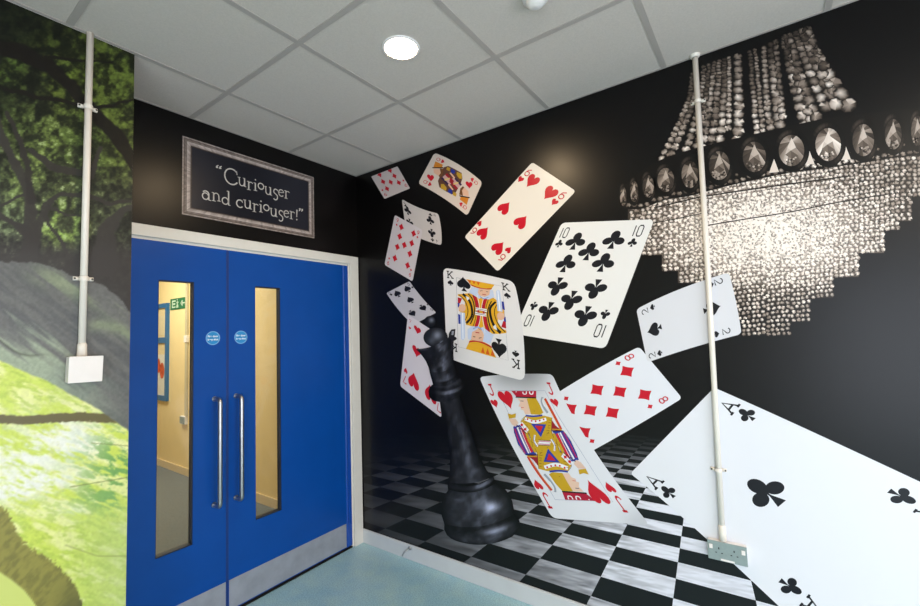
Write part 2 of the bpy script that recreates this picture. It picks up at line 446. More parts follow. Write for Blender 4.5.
MB().box(CX - .022, CX, 2.905, 2.955, .665, ROOM_H - .002, .003).build('pipe', M_CC, cc)
MB().box(CX - .03, CX, 2.895, 2.965, 1.50, 1.58, .003).build('inspection_box', M_WHITE, cc)
cs = thing('corridor_socket', (CX, 2.98, .55), 'grey socket low on the yellow corridor wall', 'socket')
MB().box(CX - .03, CX, 2.92, 3.05, .57, .66, .003).build('back_box', M_WHITE, cs)
MB().box(CX - .034, CX - .03, 2.925, 3.045, .575, .655, .001).build('face_plate', M_SOCK, cs)

# ------------------------------------------------------------------ downlight and detector
dn = thing('downlight', (-.889, -1.313, ROOM_H), 'round recessed ceiling downlight, switched on and glowing warm white', 'light')
MB().lathe([(.067, .0), (.0675, -.004), (.074, -.006), (.080, -.004), (.082, .0)], (-.889, -1.313, ROOM_H), (0, 0, 1), 48).build('bezel', M_WHITE, dn, True)
M_LAMP = mat('glowing_diffuser', (1, 1, 1), .5, emit=(1.0, .74, .45), estr=265)
MB().lathe([(.0, -.0035), (.067, -.0035)], (-.889, -1.313, ROOM_H), (0, 0, 1), 48).build('diffuser', M_LAMP, dn)
sd = thing('smoke_detector', (-.80, -1.905, ROOM_H), 'white dome detector at the top edge of the photo', 'smoke detector')
MB().lathe([(.0, -.045), (.022, -.044), (.032, -.036), (.036, -.02)], (-.80, -1.905, ROOM_H), (0, 0, 1), 40).build('dome', M_WHITE, sd, True)
MB().lathe([(.036, -.022), (.048, -.018), (.052, 0)], (-.80, -1.905, ROOM_H), (0, 0, 1), 40).build('base', M_WHITE, sd, True)

# ------------------------------------------------------------------ conduits, boxes, socket, hook
def screw(mb, c, ax, r=.0035): mb.lathe([(0, .0), (r, 0), (r, .001)], c, ax, 10)
cl = thing('cable_conduit', (-1.716, -.413, 1.474), 'white vertical conduit running down the woodland mural', 'conduit')
MB().tube([(-1.719, -.4125, 1.52), (-1.716, -.4125, ROOM_H - .001)], .0115).build('pipe', M_TUBE, cl, True)
MB().tube([(-1.7185, -.4125, 1.470), (-1.7185, -.4125, 1.515), (-1.7185, -.4125, 1.522)], [.0155, .0145, .0118]).build('coupler', M_TUBE, cl, True)
def saddle(x, z, tilt, parent):
    s_ = MB()
    dz = tilt * .03
    s_.tube([(x - .030, -.4025, z + dz), (x - .013, -.4025, z + dz * .4)], .008, 10)
    s_.tube([(x + .013, -.4025, z - dz * .4), (x + .030, -.4025, z - dz)], .008, 10)
    s_.lathe([(.0135, -.009), (.0145, -.006), (.0145, .006), (.0135, .009)], (x, -.4125, z), (0, 0, 1), 20)
    o = s_.build('saddle_clip', M_TUBE, parent, True)
    for sx_, sz_ in ((x - .026, z + dz), (x + .026, z - dz)):
        q = MB(); screw(q, (sx_, -.4113, sz_), (0, 1, 0)); q.build('screw', M_SCREW, o)
saddle(-1.7168, 2.443, 0, cl); saddle(-1.7180, 1.766, 0, cl)
jb = thing('junction_box', (-1.714, -.4, 1.42), 'square white blank plate at the foot of the conduit on woodland mural', 'junction box')
m = MB().box(-.049, .049, -.040, 0, -.047, .047, .003)
bmesh.ops.rotate(m.bm, verts=m.bm.verts, cent=(0, 0, 0), matrix=Matrix.Rotation(math.radians(1.5), 3, 'Y'))
bmesh.ops.translate(m.bm, verts=m.bm.verts, vec=(-1.713, -.4, 1.4235)); m.build('back_box', M_WHITE, jb)
m = MB().box(-.050, .050, -.046, -.040, -.0485, .0485, .002)
bmesh.ops.rotate(m.bm, verts=m.bm.verts, cent=(0, 0, 0), matrix=Matrix.Rotation(math.radians(1.5), 3, 'Y'))
bmesh.ops.translate(m.bm, verts=m.bm.verts, vec=(-1.713, -.4, 1.4235)); m.build('blank_plate', M_WHITE, jb)

c2 = thing('cable_conduit', (-.0135, -2.315, .58), 'white vertical conduit running down the playing card mural to socket', 'conduit')
MB().tube([(-.0130, -2.305, .60), (-.0130, -2.322, 1.7), (-.0130, -2.334, ROOM_H - .001)], .0115).build('pipe', M_TUBE, c2, True)
MB().tube([(-.0130, -2.305, .575), (-.0130, -2.3055, .635), (-.0130, -2.3055, .642)], [.0150, .0142, .0118]).build('coupler', M_TUBE, c2, True)
MB().lathe([(.012, -.012), (.019, -.010), (.022, 0)], (-.016, -2.334, ROOM_H), (0, 0, 1), 20).build('ceiling_collar', M_TUBE, c2, True)
def saddle_r(y, z, tilt):
    s_ = MB()
    s_.tube([(-.0025, y + .030, z + tilt), (-.0025, y + .013, z + tilt * .4)], .0075, 10)
    s_.tube([(-.0025, y - .013, z - tilt * .4), (-.0025, y - .030, z - tilt)], .0075, 10)
    s_.lathe([(.0135, -.008), (.0145, -.006), (.0145, .006), (.0135, .008)], (-.0130, y, z), (0, 0, 1), 20)
    o = s_.build('saddle_clip', M_TUBE, c2, True)
    for sy_, sz_ in ((y + .026, z + tilt), (y - .026, z - tilt)):
        q = MB(); screw(q, (-.0108, sy_, sz_), (1, 0, 0)); q.build('screw', M_SCREW, o)
saddle_r(-2.332, 2.530, 0); saddle_r(-2.3075, .874, 0)

sk = thing('double_socket', (0, -2.316, .535), 'grey metal twin switched socket at the foot of the right conduit', 'socket')
ya, yb, za, zb = -2.391, -2.247, .496, .575
MB().box(-.028, 0, ya + .001, yb - .001, za + .001, zb - .001, .003).build('back_box', M_WHITE, sk)
MB().box(-.032, -.028, ya, yb, za, zb, .0015).build('face_plate', M_SOCK, sk)['label'] = 'grey metal socket face'
for yc in (-2.260, -2.378):
    MB().box(-.0355, -.032, yc - .0065, yc + .0065, .551 - .009, .551 + .009, .001).build('rocker_switch', M_WHITE, sk)
for yc in (-2.289, -2.345):
    q = MB()
    q.box(-.0325, -.0318, yc - .0022, yc + .0022, .543, .551)
    q.box(-.0325, -.0318, yc + .008, yc + .014, .527, .5305); q.box(-.0325, -.0318, yc - .014, yc - .008, .527, .5305)
    q.build('pin_slots', M_DARK, sk)
MB().box(-.0328, -.032, -2.344, -2.294, .4985, .506).build('paper_label', M_WHITE, sk)

hk = thing('door_hook', (-.01, -.45, .05), 'small bent metal hook fixed to the skirting near the doors', 'hook')
MB().tube([(-.010, -.47, .075), (-.022, -.47, .075), (-.035, -.462, .068), (-.045, -.452, .058), (-.05, -.445, .045), (-.046, -.44, .036)], .0048, 8).build('hook_rod', M_STEEL, hk, True)
MB().lathe([(0, -.002), (.012, -.002), (.013, .002)], (-.011, -.47, .077), (1, 0, 0), 16).build('rose', M_STEEL, hk, True)
MB().tube([(-.022, -.478, .082), (-.026, -.486, .088), (-.022, -.492, .084), (-.018, -.488, .076)], .0042, 8).build('eye', M_STEEL, hk, True)

# ------------------------------------------------------------------ right wall mural: chequered floor
def hom(src, dst):
    A = []; bb_ = []
    for (x, y), (u, v) in zip(src, dst):
        A.append([x, y, 1, 0, 0, 0, -u * x, -u * y]); bb_.append(u)
        A.append([0, 0, 0, x, y, 1, -v * x, -v * y]); bb_.append(v)
    return np.append(np.linalg.solve(np.array(A, float), np.array(bb_, float)), 1).reshape(3, 3)
def ap(M, x, y):
    v = M @ np.array([x, y, 1.]); return (v[0] / v[2], v[1] / v[2])
BOARD = np.array([[9.19968204, -45.91090292, 571.90488946], [-23.42489103, -24.63968825, 522.89858842], [-0.06582852, -0.06538417, 1.]])
def clip(poly, a, b, c):
    """keep a*x+b*y+c>=0"""
    out = []
    for i in range(len(poly)):
        p, q = poly[i], poly[(i + 1) % len(poly)]
        dp, dq = a * p[0] + b * p[1] + c, a * q[0] + b * q[1] + c
        if dp >= 0: out.append(p)
        if (dp >= 0) != (dq >= 0):
            t = dp / (dp - dq); out.append((p[0] + (q[0] - p[0]) * t, p[1] + (q[1] - p[1]) * t))
    return out
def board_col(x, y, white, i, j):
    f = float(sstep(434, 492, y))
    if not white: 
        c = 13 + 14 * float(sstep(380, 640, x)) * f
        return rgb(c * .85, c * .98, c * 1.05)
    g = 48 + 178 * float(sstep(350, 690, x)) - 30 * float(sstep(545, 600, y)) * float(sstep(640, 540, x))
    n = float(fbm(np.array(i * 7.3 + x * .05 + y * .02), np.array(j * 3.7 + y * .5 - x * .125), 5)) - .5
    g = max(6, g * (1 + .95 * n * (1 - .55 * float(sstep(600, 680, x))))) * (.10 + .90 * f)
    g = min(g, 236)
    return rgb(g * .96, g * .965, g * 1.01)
ck = Ink()
for i in range(-14, 5):
    for j in range(-22, 7):
        white = (i + j) % 2 != 0
        den = BOARD[2, 0] * (i + .5) + BOARD[2, 1] * (j + .5) + 1
        if den < .12: continue
        c4 = [ap(BOARD, i + a, j + b_) for a, b_ in ((0, 0), (1, 0), (1, 1), (0, 1))]
        if max(p[1] for p in c4) < 438 or min(p[1] for p in c4) > 650 or max(p[0] for p in c4) < 350 or min(p[0] for p in c4) > 960: continue
        size = max(abs(c4[0][0] - c4[2][0]), 1)
        n = (1 if not white else max(1, min(12, int(size / 4))))
        for a in range(n):
            for b_ in range(n):
                pl = [ap(BOARD, i + (a + da) / n, j + (b_ + db) / n) for da, db in ((0, 0), (1, 0), (1, 1), (0, 1))]
                pl = [R(*p) for p in pl]
                pl = clip(pl, 1, 0, -.022); pl = clip(pl, 0, 1, -.099); pl = clip(pl, -1, 0, 3.3)
                if len(pl) < 3: continue
                cs = [board_col(*to_pixel('right', *p), white, i, j) for p in pl]
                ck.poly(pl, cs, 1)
ck = ck.build('chequered_floor_print')
props(ck, 'black and white chequered floor printed along the bottom of the black mural', 'wall print')
setorigin(ck, (0, -1.2, .1))

# ------------------------------------------------------------------ playing cards printed on the right wall
WHITE = (222, 223, 228)
RED = rgb(196, 24, 44); INK = rgb(24, 24, 30)
def heart():
    o = []
    for k in range(28):
        t = 2 * PI * k / 28
        x = 16 * math.sin(t) ** 3; y = 13 * math.cos(t) - 5 * math.cos(2 * t) - 2 * math.cos(3 * t) - math.cos(4 * t)
        o.append((x / 33, (y + 2.5) / 31))
    return [o]
def diamond():
    P = [(0, .5), (.4, 0), (0, -.5), (-.4, 0)]; o = []
    for i in range(4):
        a, b_ = P[i], P[(i + 1) % 4]
        for k in range(4):
            t = k / 4; q = 1 - .13 * math.sin(PI * t)
            o.append(((a[0] + (b_[0] - a[0]) * t) * q, (a[1] + (b_[1] - a[1]) * t) * q))
    return [o]
def spade():
    o = [(x * .98, -y * .86 + .1) for x, y in heart()[0]]
    return [o, [(-.03, -.1), (-.06, -.32), (-.2, -.5), (.2, -.5), (.06, -.32), (.03, -.1)]]
def club():
    return [ell(0, .25, .22, .26), ell(-.28, -.07, .25, .20, 20, .25), ell(.28, -.07, .25, .20, 20, -.25), [(-.09, .08), (-.09, -.08), (.09, -.08), (.09, .08)],
            [(-.02, .05), (-.03, -.15), (-.16, -.5), (.16, -.5), (.03, -.15), (.02, .05)]]
PIP = dict(heart=heart, diamond=diamond, spade=spade, club=club)
PNAME = dict(heart='heart_pip', diamond='diamond_pip', spade='spade_pip', club='club_pip')
def circ(cx, cy, rx, ry, a0, a1, n=12): return [(cx + rx * math.cos(math.radians(a0 + (a1 - a0) * k / n)), cy + ry * math.sin(math.radians(a0 + (a1 - a0) * k / n))) for k in range(n + 1)]
GL = {
 'A': [[(.05, 0), (.5, 1), (.95, 0)], [(.2, .36), (.8, .36)], [(-.12, 0), (.22, 0)], [(.78, 0), (1.12, 0)]],
 'K': [[(.15, 0), (.15, 1)], [(.85, 1), (.17, .38)], [(.38, .58), (.92, 0)], [(-.05, 0), (.36, 0)], [(-.05, 1), (.36, 1)], [(.68, 1), (1.02, 1)], [(.72, 0), (1.1, 0)]],
 'Q': [circ(.5, .52, .42, .48, 0, 360, 20), [(.5, .25), (.95, -.05)]],
 'J': [[(.7, 1)] + circ(.4, .28, .3, .28, 0, -165, 10), [(.42, 1), (.98, 1)]],
 '2': [circ(.5, .7, .36, .3, 165, -35, 10) + [(.1, 0), (.9, 0), (.9, .1)]],
 '4': [[(.7, 0), (.7, 1), (.05, .3), (.95, .3)]],
 '5': [[(.85, 1), (.25, 1), (.2, .58)] + circ(.48, .32, .38, .32, 110, -150, 12)],
 '6': [circ(.5, .3, .38, .3, 0, 360, 16), [(.14, .36), (.25, .75), (.75, 1)]],
 '7': [[(.1, .88), (.1, 1), (.9, 1), (.4, 0)]],
 '8': [circ(.5, .74, .32, .26, 0, 360, 14), circ(.5, .24, .38, .25, 0, 360, 14)],
 '9': [circ(.5, .7, .38, .3, 0, 360, 16), [(.86, .64), (.75, .25), (.25, 0)]],
 '10': [[(.05, 0), (.05, 1)], [(.42, .15), (.42, .85), (.55, 1), (.85, 1), (.98, .85), (.98, .15), (.85, 0), (.55, 0), (.42, .15)]],
}
rb0 = random.Random(11)
class Frame:
    def __init__(s, corners, bulge=(0, 0, 0, 0)):
        s.M = hom([(0, 0), (1, 0), (1, 1), (0, 1)], corners); s.Mi = np.linalg.inv(s.M)
        s.b = [b_ if isinstance(b_, tuple) else (0, 0) for b_ in bulge]
    def px(s, u, v):
        x, y = ap(s.M, u, v)
        (tx, ty), (rx, ry), (bx, by), (lx, ly) = s.b
        a = 4 * u * (1 - u); c = 4 * v * (1 - v)
        x += a * ((1 - v) * tx + v * bx) + c * (u * rx + (1 - u) * lx)
        y += a * ((1 - v) * ty + v * by) + c * (u * ry + (1 - u) * ly)
        return x, y
    def inv(s, x, y):
        tx, ty = x, y
        for k in range(12):
            u, v = ap(s.Mi, tx, ty); qx, qy = s.px(u, v); tx += x - qx; ty += y - qy
        return ap(s.Mi, tx, ty)
class Card(Frame):
    def __init__(s, label, corners, lay, name='playing_card', tint=WHITE, bulge=(0, 0, 0, 0), shade=(), radius=.06, group='playing cards printed tumbling across the black mural'):
        """corners: top left, top right, bottom right, bottom left of the card as printed; bulge of top,right,bottom,left edges in image pixels along (x,y)"""
        s.c = corners; s.lay = lay
        Frame.__init__(s, corners, bulge); s.fr = s
        cx = sum(p[0] for p in corners) / 4; cy = sum(p[1] for p in corners) / 4
        wc = R(cx, cy)
        s.root = thing(name, (0, -wc[0], wc[1]), label, 'playing card', group)
        f = Ink(); nu, nv = 14, 20
        W = math.dist(R(*corners[0]), R(*corners[1])); H = math.dist(R(*corners[0]), R(*corners[3]))
        ru, rv = radius, radius * W / H * 1.0
        us = [0, ru * .12, ru * .35, ru * .65, ru] + [ru + (1 - 2 * ru) * k / nu for k in range(1, nu)] + [1 - ru, 1 - ru * .65, 1 - ru * .35, 1 - ru * .12, 1]
        vs = [0, rv * .06, rv * .2, rv * .5, rv] + [rv + (1 - 2 * rv) * k / nv for k in range(1, nv)] + [1 - rv, 1 - rv * .5, 1 - rv * .2, 1 - rv * .06, 1]
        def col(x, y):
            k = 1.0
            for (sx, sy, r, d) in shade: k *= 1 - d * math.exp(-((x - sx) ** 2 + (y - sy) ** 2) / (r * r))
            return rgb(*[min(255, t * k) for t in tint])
        grid = []
        for v in vs:
            dv = min(v, 1 - v); ins = 0 if dv >= rv else ru * (1 - math.sqrt(max(0, 1 - (1 - dv / rv) ** 2)))
            row = []
            for u in us:
                uu = ins + (1 - 2 * ins) * u
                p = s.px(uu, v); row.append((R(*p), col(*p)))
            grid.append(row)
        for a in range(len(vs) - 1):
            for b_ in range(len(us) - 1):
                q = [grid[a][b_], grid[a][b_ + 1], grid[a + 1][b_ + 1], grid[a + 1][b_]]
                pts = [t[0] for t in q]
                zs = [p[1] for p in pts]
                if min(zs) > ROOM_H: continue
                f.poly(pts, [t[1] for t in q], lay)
        s.face = f.build('card_face', s.root)
    def W(s, u, v): return R(*s.px(u, v))
    def shape(s, ink, polys, u, v, w, h, flip, col, k):
        """polys in unit coords (y up) placed at card position u,v, size w,h in card fractions"""
        for n_, p in enumerate(polys):
            ink.poly([s.W(min(.995, max(.005, u + (-x if flip else x) * w)), min(.995, max(.005, v + (y if flip else -y) * h))) for x, y in p], col, s.lay + k + .45 * (n_ % 5))
    def pips(s, suit, spots, w=.2, h=.155, k=2):
        col = RED if suit in ('heart', 'diamond') else INK
        for (u, v, fl_) in spots:
            i = Ink(); s.shape(i, PIP[suit](), u, v, w, h, fl_, col, k); i.build(PNAME[suit], s.root)
    def index(s, rank, suit, spots, w=.085, h=.085, gap=.085, sw=.1, sh=.07, lw=.16):
        col = RED if suit in ('heart', 'diamond') else INK
        for (u, v, fl_) in spots:
            sg = -1 if fl_ else 1
            i = Ink()
            for st in GL[rank]:
                for n_, q in enumerate(ribbon([((x - .5), (y - .5) * 1.0) for x, y in st], lw)):
                    s.shape(i, [q], u, v, w, h, fl_, col, 2 + .4 * (n_ % 3))
            i.build('rank_index', s.root)
            j = Ink(); s.shape(j, PIP[suit](), u, v + sg * gap, sw, sh, fl_, col, 2); j.build(PNAME[suit], s.root)
    def pips_at(s, suit, spots, **kw):
        s.pips(suit, [s.inv(x, y) + (bool(f_),) for x, y, f_ in spots], **kw)
    def index_at(s, rank, suit, spots, w=.085, h=.085, sw=.1, sh=.07, lw=.16):
        """spots: rank x, y, small pip x, y, upside down"""
        col = RED if suit in ('heart', 'diamond') else INK
        for (gx, gy, px_, py_, fl_) in spots:
            i = Ink(); u, v = s.inv(gx, gy)
            for st in GL[rank]:
                for n_, q in enumerate(ribbon([(x - .5, y - .5) for x, y in st], lw)):
                    s.shape(i, [q], u, v, w, h, fl_, col, 2 + .4 * (n_ % 3))
            i.build('rank_index', s.root)
            j = Ink(); u, v = s.inv(px_, py_); s.shape(j, PIP[suit](), u, v, sw, sh, fl_, col, 2); j.build(PNAME[suit], s.root)
    # artwork given in image coordinates for one half, repeated rotated half a turn
    def art(s, ink, pts, col, k, both=True):
        s.tick = getattr(s, 'tick', 0) + .03
        ink.poly([R(*p) for p in pts], col, s.lay + k + s.tick % 1.5)
        if both:
            o = []
            for p in pts:
                u, v = s.fr.inv(*p); o.append(R(*s.fr.px(1 - u, 1 - v)))
            ink.poly(o, col, s.lay + k + s.tick % 1.5 + .015)
    def line(s, ink, pts, w, col, k, both=True):
        for q in ribbon(pts, w): s.art(ink, q, col, k, both)

C4 = lambda u, v: [(u, v, False), (1 - u, v, False), (1 - u, 1 - v, True), (u, 1 - v, True)]

# nine of diamonds whose top runs up to the ceiling
c = Card('small red diamonds card tucked against the ceiling, its top edge cut off, leftmost card', [(371.3, 176.6), (397.6, 166.4), (410.2, 188.4), (384.7, 199)], 16, tint=(205, 192, 190), radius=.03)
c.pips_at('diamond', [(360 + x / 4.33, 140 + y / 4.33, 0) for x, y in ((85, 150), (130, 132), (150, 156), (101, 181), (134, 183), (169, 185), (118, 211))], w=.20, h=.26)
c.index_at('9', 'diamond', [(385.6, 194.5, 382.6, 190.2, 1), (406, 185.2, 403.6, 180.6, 1)], w=.10, h=.12, sw=.10, sh=.11)

# queen of hearts
c = Card('small queen of hearts tilted on its side near the ceiling, between two red number cards', [(418.2, 183.6), (434.6, 152.8), (482.6, 182.4), (467.4, 216)], 16, tint=(214, 200, 190), bulge=((0, 0), (1.5, -2.2), (0, 0), (1.5, -1.2)), radius=.10)
QX = lambda pts: [(415 + x / 8.653, 150 + y / 8.653) for x, y in pts]
a = Ink()
GOLD = rgb(190, 150, 48); BLUEI = rgb(34, 52, 150); SKIN = rgb(222, 178, 152); DKR = rgb(150, 24, 40); BK = rgb(20, 18, 22)
c.art(a, QX([(250, 150), (290, 138), (345, 165), (405, 200), (412, 245), (398, 290), (352, 372), (318, 385), (262, 355), (212, 322), (200, 268), (222, 215)]), rgb(96, 64, 52), 1, False)
for pts, col, k in (([(178, 98), (243, 128), (236, 152), (160, 150)], rgb(206, 126, 40), 2), ([(150, 150), (245, 150), (250, 160), (152, 158)], BK, 3), ([(160, 160), (215, 162), (225, 205), (205, 225), (165, 200)], SKIN, 2),
                    ([(215, 160), (250, 165), (240, 215), (215, 235), (205, 225), (225, 200)], rgb(112, 72, 40), 3), ([(312, 160), (352, 182), (340, 208), (312, 196)], BLUEI, 3), ([(365, 190), (408, 208), (408, 250), (385, 248), (360, 215)], GOLD, 3),
                    ([(280, 146), (308, 158), (300, 185), (272, 170)], GOLD, 3), ([(240, 235), (262, 215), (330, 285), (300, 300)], rgb(200, 160, 160), 3), ([(262, 215), (278, 200), (340, 270), (330, 285)], DKR, 3),
                    ([(225, 245), (240, 235), (300, 300), (285, 308)], rgb(46, 30, 70), 4), ([(300, 200), (312, 196), (350, 240), (340, 252)], SKIN, 4), ([(255, 255), (300, 240), (305, 250), (262, 268)], rgb(214, 190, 120), 5)):
    c.art(a, QX(pts), col, k)
a.build('court_figure', c.root)
c.pips('heart', [], 0)
for (x, y, fl_) in ((137, 245, False), (470, 305, False)):
    u, v = c.inv(*QX([(x, y)])[0]); i = Ink()
    for p in heart(): i.poly([R(415 + (x + px_ * 62 - py_ * 6) / 8.653, 150 + (y - py_ * 66 + px_ * 10) / 8.653) for px_, py_ in p], RED, c.lay + 3)
    i.build('heart_pip', c.root)
c.index('Q', 'heart', [(.13, .10, False), (.86, .12, False), (.14, .90, True), (.87, .90, True)], w=.10, h=.065, gap=.09, sw=.11, sh=.07, lw=.14)

# four of clubs
c = Card('small four of clubs partly tucked behind a nine of diamonds', [(402, 199), (438.4, 213.6), (441.6, 245.2), (406, 231)], 14, tint=(200, 192, 190), bulge=((-.8, 1.6), (1.3, 0), (-.5, 1.5), (0, 0)), radius=.05)
c.pips_at('club', [(407.8, 210.6, 0), (430.4, 220.4, 0), (432, 233.2, 1), (410, 223, 1)], w=.19, h=.26)
c.index_at('4', 'club', [(404.4, 202.6, 406, 206, 0), (434.6, 215, 430.6, 214.8, 0), (437.2, 241.2, 432.6, 240, 1)], w=.07, h=.09, sw=.09, sh=.10)

# nine of diamonds
c = Card('nine of diamonds standing upright in front of a four of clubs', [(395, 215), (422.8, 230), (412.8, 281.4), (384.7, 264.8)], 22, tint=(206, 198, 202), radius=.05)
S9 = []
for x, y in ((180, 377), (233, 405), (173, 418), (225, 447), (163, 463), (193, 455), (217, 493), (152, 512), (207, 543)):
    u, v = c.inv(360 + x / 4.33, 140 + y / 4.33); S9.append((u, v, False))
c.pips('diamond', S9, w=.23, h=.145)
c.index('9', 'diamond', [(.13, .07, False), (.88, .09, False), (.88, .91, True), (.11, .93, True)], w=.08, h=.065, gap=.09, sw=.09, sh=.05)

# six of hearts
c = Card('large six of hearts leaning diagonally above the ten of clubs', [(532.4, 162.2), (576, 191.2), (497.8, 271.6), (464.6, 237)], 16, tint=(232, 224, 214), radius=.05)
c.pips_at('heart', [(531.7, 181.7, 0), (549.5, 193.8, 0), (505.1, 207.3, 1), (521.8, 221.3, 1), (483.8, 232.2, 1), (499, 247.1, 1)], w=.25, h=.15)
c.index_at('6', 'heart', [(528.3, 172.6, 520.4, 179.7, 0), (562.6, 195.4, 554.3, 202.5, 0), (473.9, 231.2, 479.9, 222.9, 1), (502, 257.8, 508.9, 249.6, 1)], w=.11, h=.075, sw=.12, sh=.07, lw=.14)

# ten of clubs
c = Card('big ten of clubs leaning right beside the chandelier', [(561.8, 222.8), (654.4, 219.4), (605.5, 348.8), (513, 333.6)], 17, tint=(232, 230, 228), radius=.05)
S10 = []
for x, y, fl_ in ((575.9, 241.2, 0), (614, 239.8, 0), (589.3, 251.4, 0), (566.2, 263.4, 0), (603.6, 262.5, 0), (557.2, 286.5, 1), (595.3, 289, 1), (571, 300.3, 1), (548, 311.5, 1), (585, 316.2, 1)):
    u, v = c.inv(x, y); S10.append((u, v, bool(fl_)))
c.pips('club', S10, w=.215, h=.155)
c.index_at('10', 'club', [(564.8, 232.8, 559.3, 243.6, 0), (638.5, 230.8, 632.6, 242.6, 0), (599.9, 330.8, 605.2, 314.4, 1), (529.2, 320.6, 533.8, 306, 1)], w=.085, h=.09, sw=.085, sh=.07, lw=.12)

# five of spades
c = Card('small five of spades above the black chess queen', [(386.6, 293), (409.6, 281.2), (436.4, 312.6), (413.2, 325)], 16, tint=(192, 188, 196), bulge=((0, 0), (-.8, .8), (0, 0), (-1, 1)), radius=.05)
c.pips_at('spade', [(407.5, 288.8, 0), (397.4, 293.6, 0), (410.4, 299.8, 0), (423.3, 308, 1), (412.7, 313.4, 1)], w=.27, h=.19)
c.index_at('5', 'spade', [(389.6, 293.2, 391.4, 294.6, 0), (408.6, 284.2, 412.6, 287.2, 0), (431.8, 309.6, 428, 304.6, 1)], w=.09, h=.07, sw=.09, sh=.06)

# seven of hearts
c = Card('seven of hearts mostly hidden behind the black chess queen', [(408.2, 314.4), (431, 329.5), (442, 418), (400.2, 386)], 20, tint=(214, 206, 214), radius=.05)
c.pips_at('heart', [(417.6, 330.3, 0), (416.8, 351.9, 0), (413.9, 379.9, 1), (430.5, 392.5, 1)], w=.30, h=.15)
c.index_at('7', 'heart', [(410.4, 321.2, 410, 328.2, 0), (405.2, 379.4, 406, 370.2, 1), (438.6, 407, 440, 398, 1)], w=.10, h=.06, sw=.10, sh=.055)

# king of spades
c = Card('king of spades with red and gold robe beside the chess queen', [(443.4, 267.8), (514.4, 281.6), (525.2, 381), (447.2, 357.4)], 44, tint=(224, 222, 224), bulge=((0, -1.2), (3.4, -.5), (0, 1.5), (0, 0)), radius=.07, shade=((447, 352, 18, .10),))
KX = lambda pts: [(450 + x / 6.733, 275 + y / 6.733) for x, y in pts]
a = Ink()
c.fr = Frame(KX([(45, 18), (355, 76), (395, 575), (57, 482)]), (0, (.6, -4.2), 0, (.6, -4.2)))
c.line(a, KX([(45, 18), (355, 76), (395, 575), (57, 482), (45, 18)]), .35, rgb(150, 152, 165), 1, False)
a.build('frame_line', c.root)
a = Ink()
YL = rgb(222, 168, 40); ORG = rgb(206, 92, 30); CR = rgb(178, 26, 44); PB = rgb(190, 204, 232); PB2 = rgb(140, 160, 210)
body = [(55, 130), (140, 122), (200, 150), (245, 160), (290, 150), (345, 190), (362, 210), (383, 390), (330, 397), (270, 395), (205, 372), (150, 345), (110, 335), (100, 270), (62, 240)]
c.art(a, KX(body), YL, 2, False)
def KS(pts, w_, col, k): c.line(a, smoothline(KX(pts), 5), w_ / 6.733, col, k)
KS([(88, 128), (128, 165), (150, 225), (148, 280), (112, 325)], 15, BK, 3)
KS([(125, 126), (152, 160), (166, 215), (164, 270), (140, 330)], 8, BK, 3)
KS([(62, 132), (100, 170), (122, 225), (120, 270), (104, 305)], 5, BK, 4)
KS([(163, 134), (182, 185), (188, 222)], 22, CR, 4)
KS([(158, 134), (170, 180), (176, 215)], 3, BK, 5)
KS([(184, 130), (196, 180), (202, 222)], 3, rgb(235, 235, 240), 5)
KS([(243, 160), (232, 195), (226, 228)], 22, CR, 4)
KS([(228, 158), (219, 195), (214, 226)], 3, rgb(235, 235, 240), 5)
KS([(262, 165), (250, 200), (244, 232)], 4, BK, 5)
c.art(a, KX([(176, 218), (250, 230), (252, 250), (178, 242)]), rgb(232, 232, 236), 6)
for yy in (226, 240): KS([(176, yy), (250, yy + 13)], 3, BK, 7)
c.art(a, KX([(192, 236), (236, 244), (236, 262), (192, 254)]), CR, 8)
c.art(a, KX([(205, 243), (224, 247), (224, 257), (205, 253)]), YL, 9)
c.art(a, KX([(56, 140), (78, 150), (104, 185), (100, 240), (62, 215)]), rgb(222, 222, 230), 5)
c.art(a, KX([(55, 150), (84, 158), (72, 190), (56, 196)]), CR, 6)
c.art(a, KX([(54, 186), (66, 190), (68, 218), (56, 218)]), BLUEI, 7)
c.art(a, KX([(57, 262), (72, 268), (74, 330), (60, 328)]), BLUEI, 3)
c.art(a, [KX([(0, 0)])[0] if 0 else p for p in KX(ell(85, 222, 24, 26))], SKIN, 8)
c.art(a, KX([(108, 140), (130, 150), (140, 185), (118, 170)]), rgb(222, 222, 230), 2)
c.art(a, KX([(72, 250), (104, 256), (104, 420), (92, 440), (78, 430)]), PB, 8)
c.art(a, KX([(84, 254), (92, 255), (94, 430), (88, 430)]), rgb(235, 240, 250), 9)
# crown, hair, face
c.art(a, KX([(112, 28), (302, 66), (278, 100), (235, 98), (185, 88), (150, 75)]), YL, 3)
for q in range(6):
    x0 = 122 + q * 29; y0 = 33 + q * 5.8
    c.art(a, KX([(x0, y0), (x0 + 24, y0 + 5), (x0 + 14, y0 + 26)]), ORG, 4)
KS([(140, 66), (190, 84), (240, 94), (284, 92)], 6, CR, 5)
c.art(a, KX([(150, 80), (196, 90), (190, 125), (214, 150), (200, 160), (160, 135), (130, 120)]), PB, 5)
c.art(a, KX([(270, 98), (292, 104), (300, 150), (262, 165), (225, 155), (262, 135)]), PB, 5)
c.art(a, KX([(196, 90), (272, 100), (268, 135), (235, 148), (200, 138), (190, 118)]), SKIN, 6)
KS([(205, 108), (222, 106)], 3, BK, 7); KS([(245, 112), (260, 114)], 3, BK, 7); KS([(220, 130), (245, 133)], 4, CR, 7)
KS([(205, 145), (232, 160), (262, 150)], 7, PB2, 6)
a.build('court_figure', c.root)
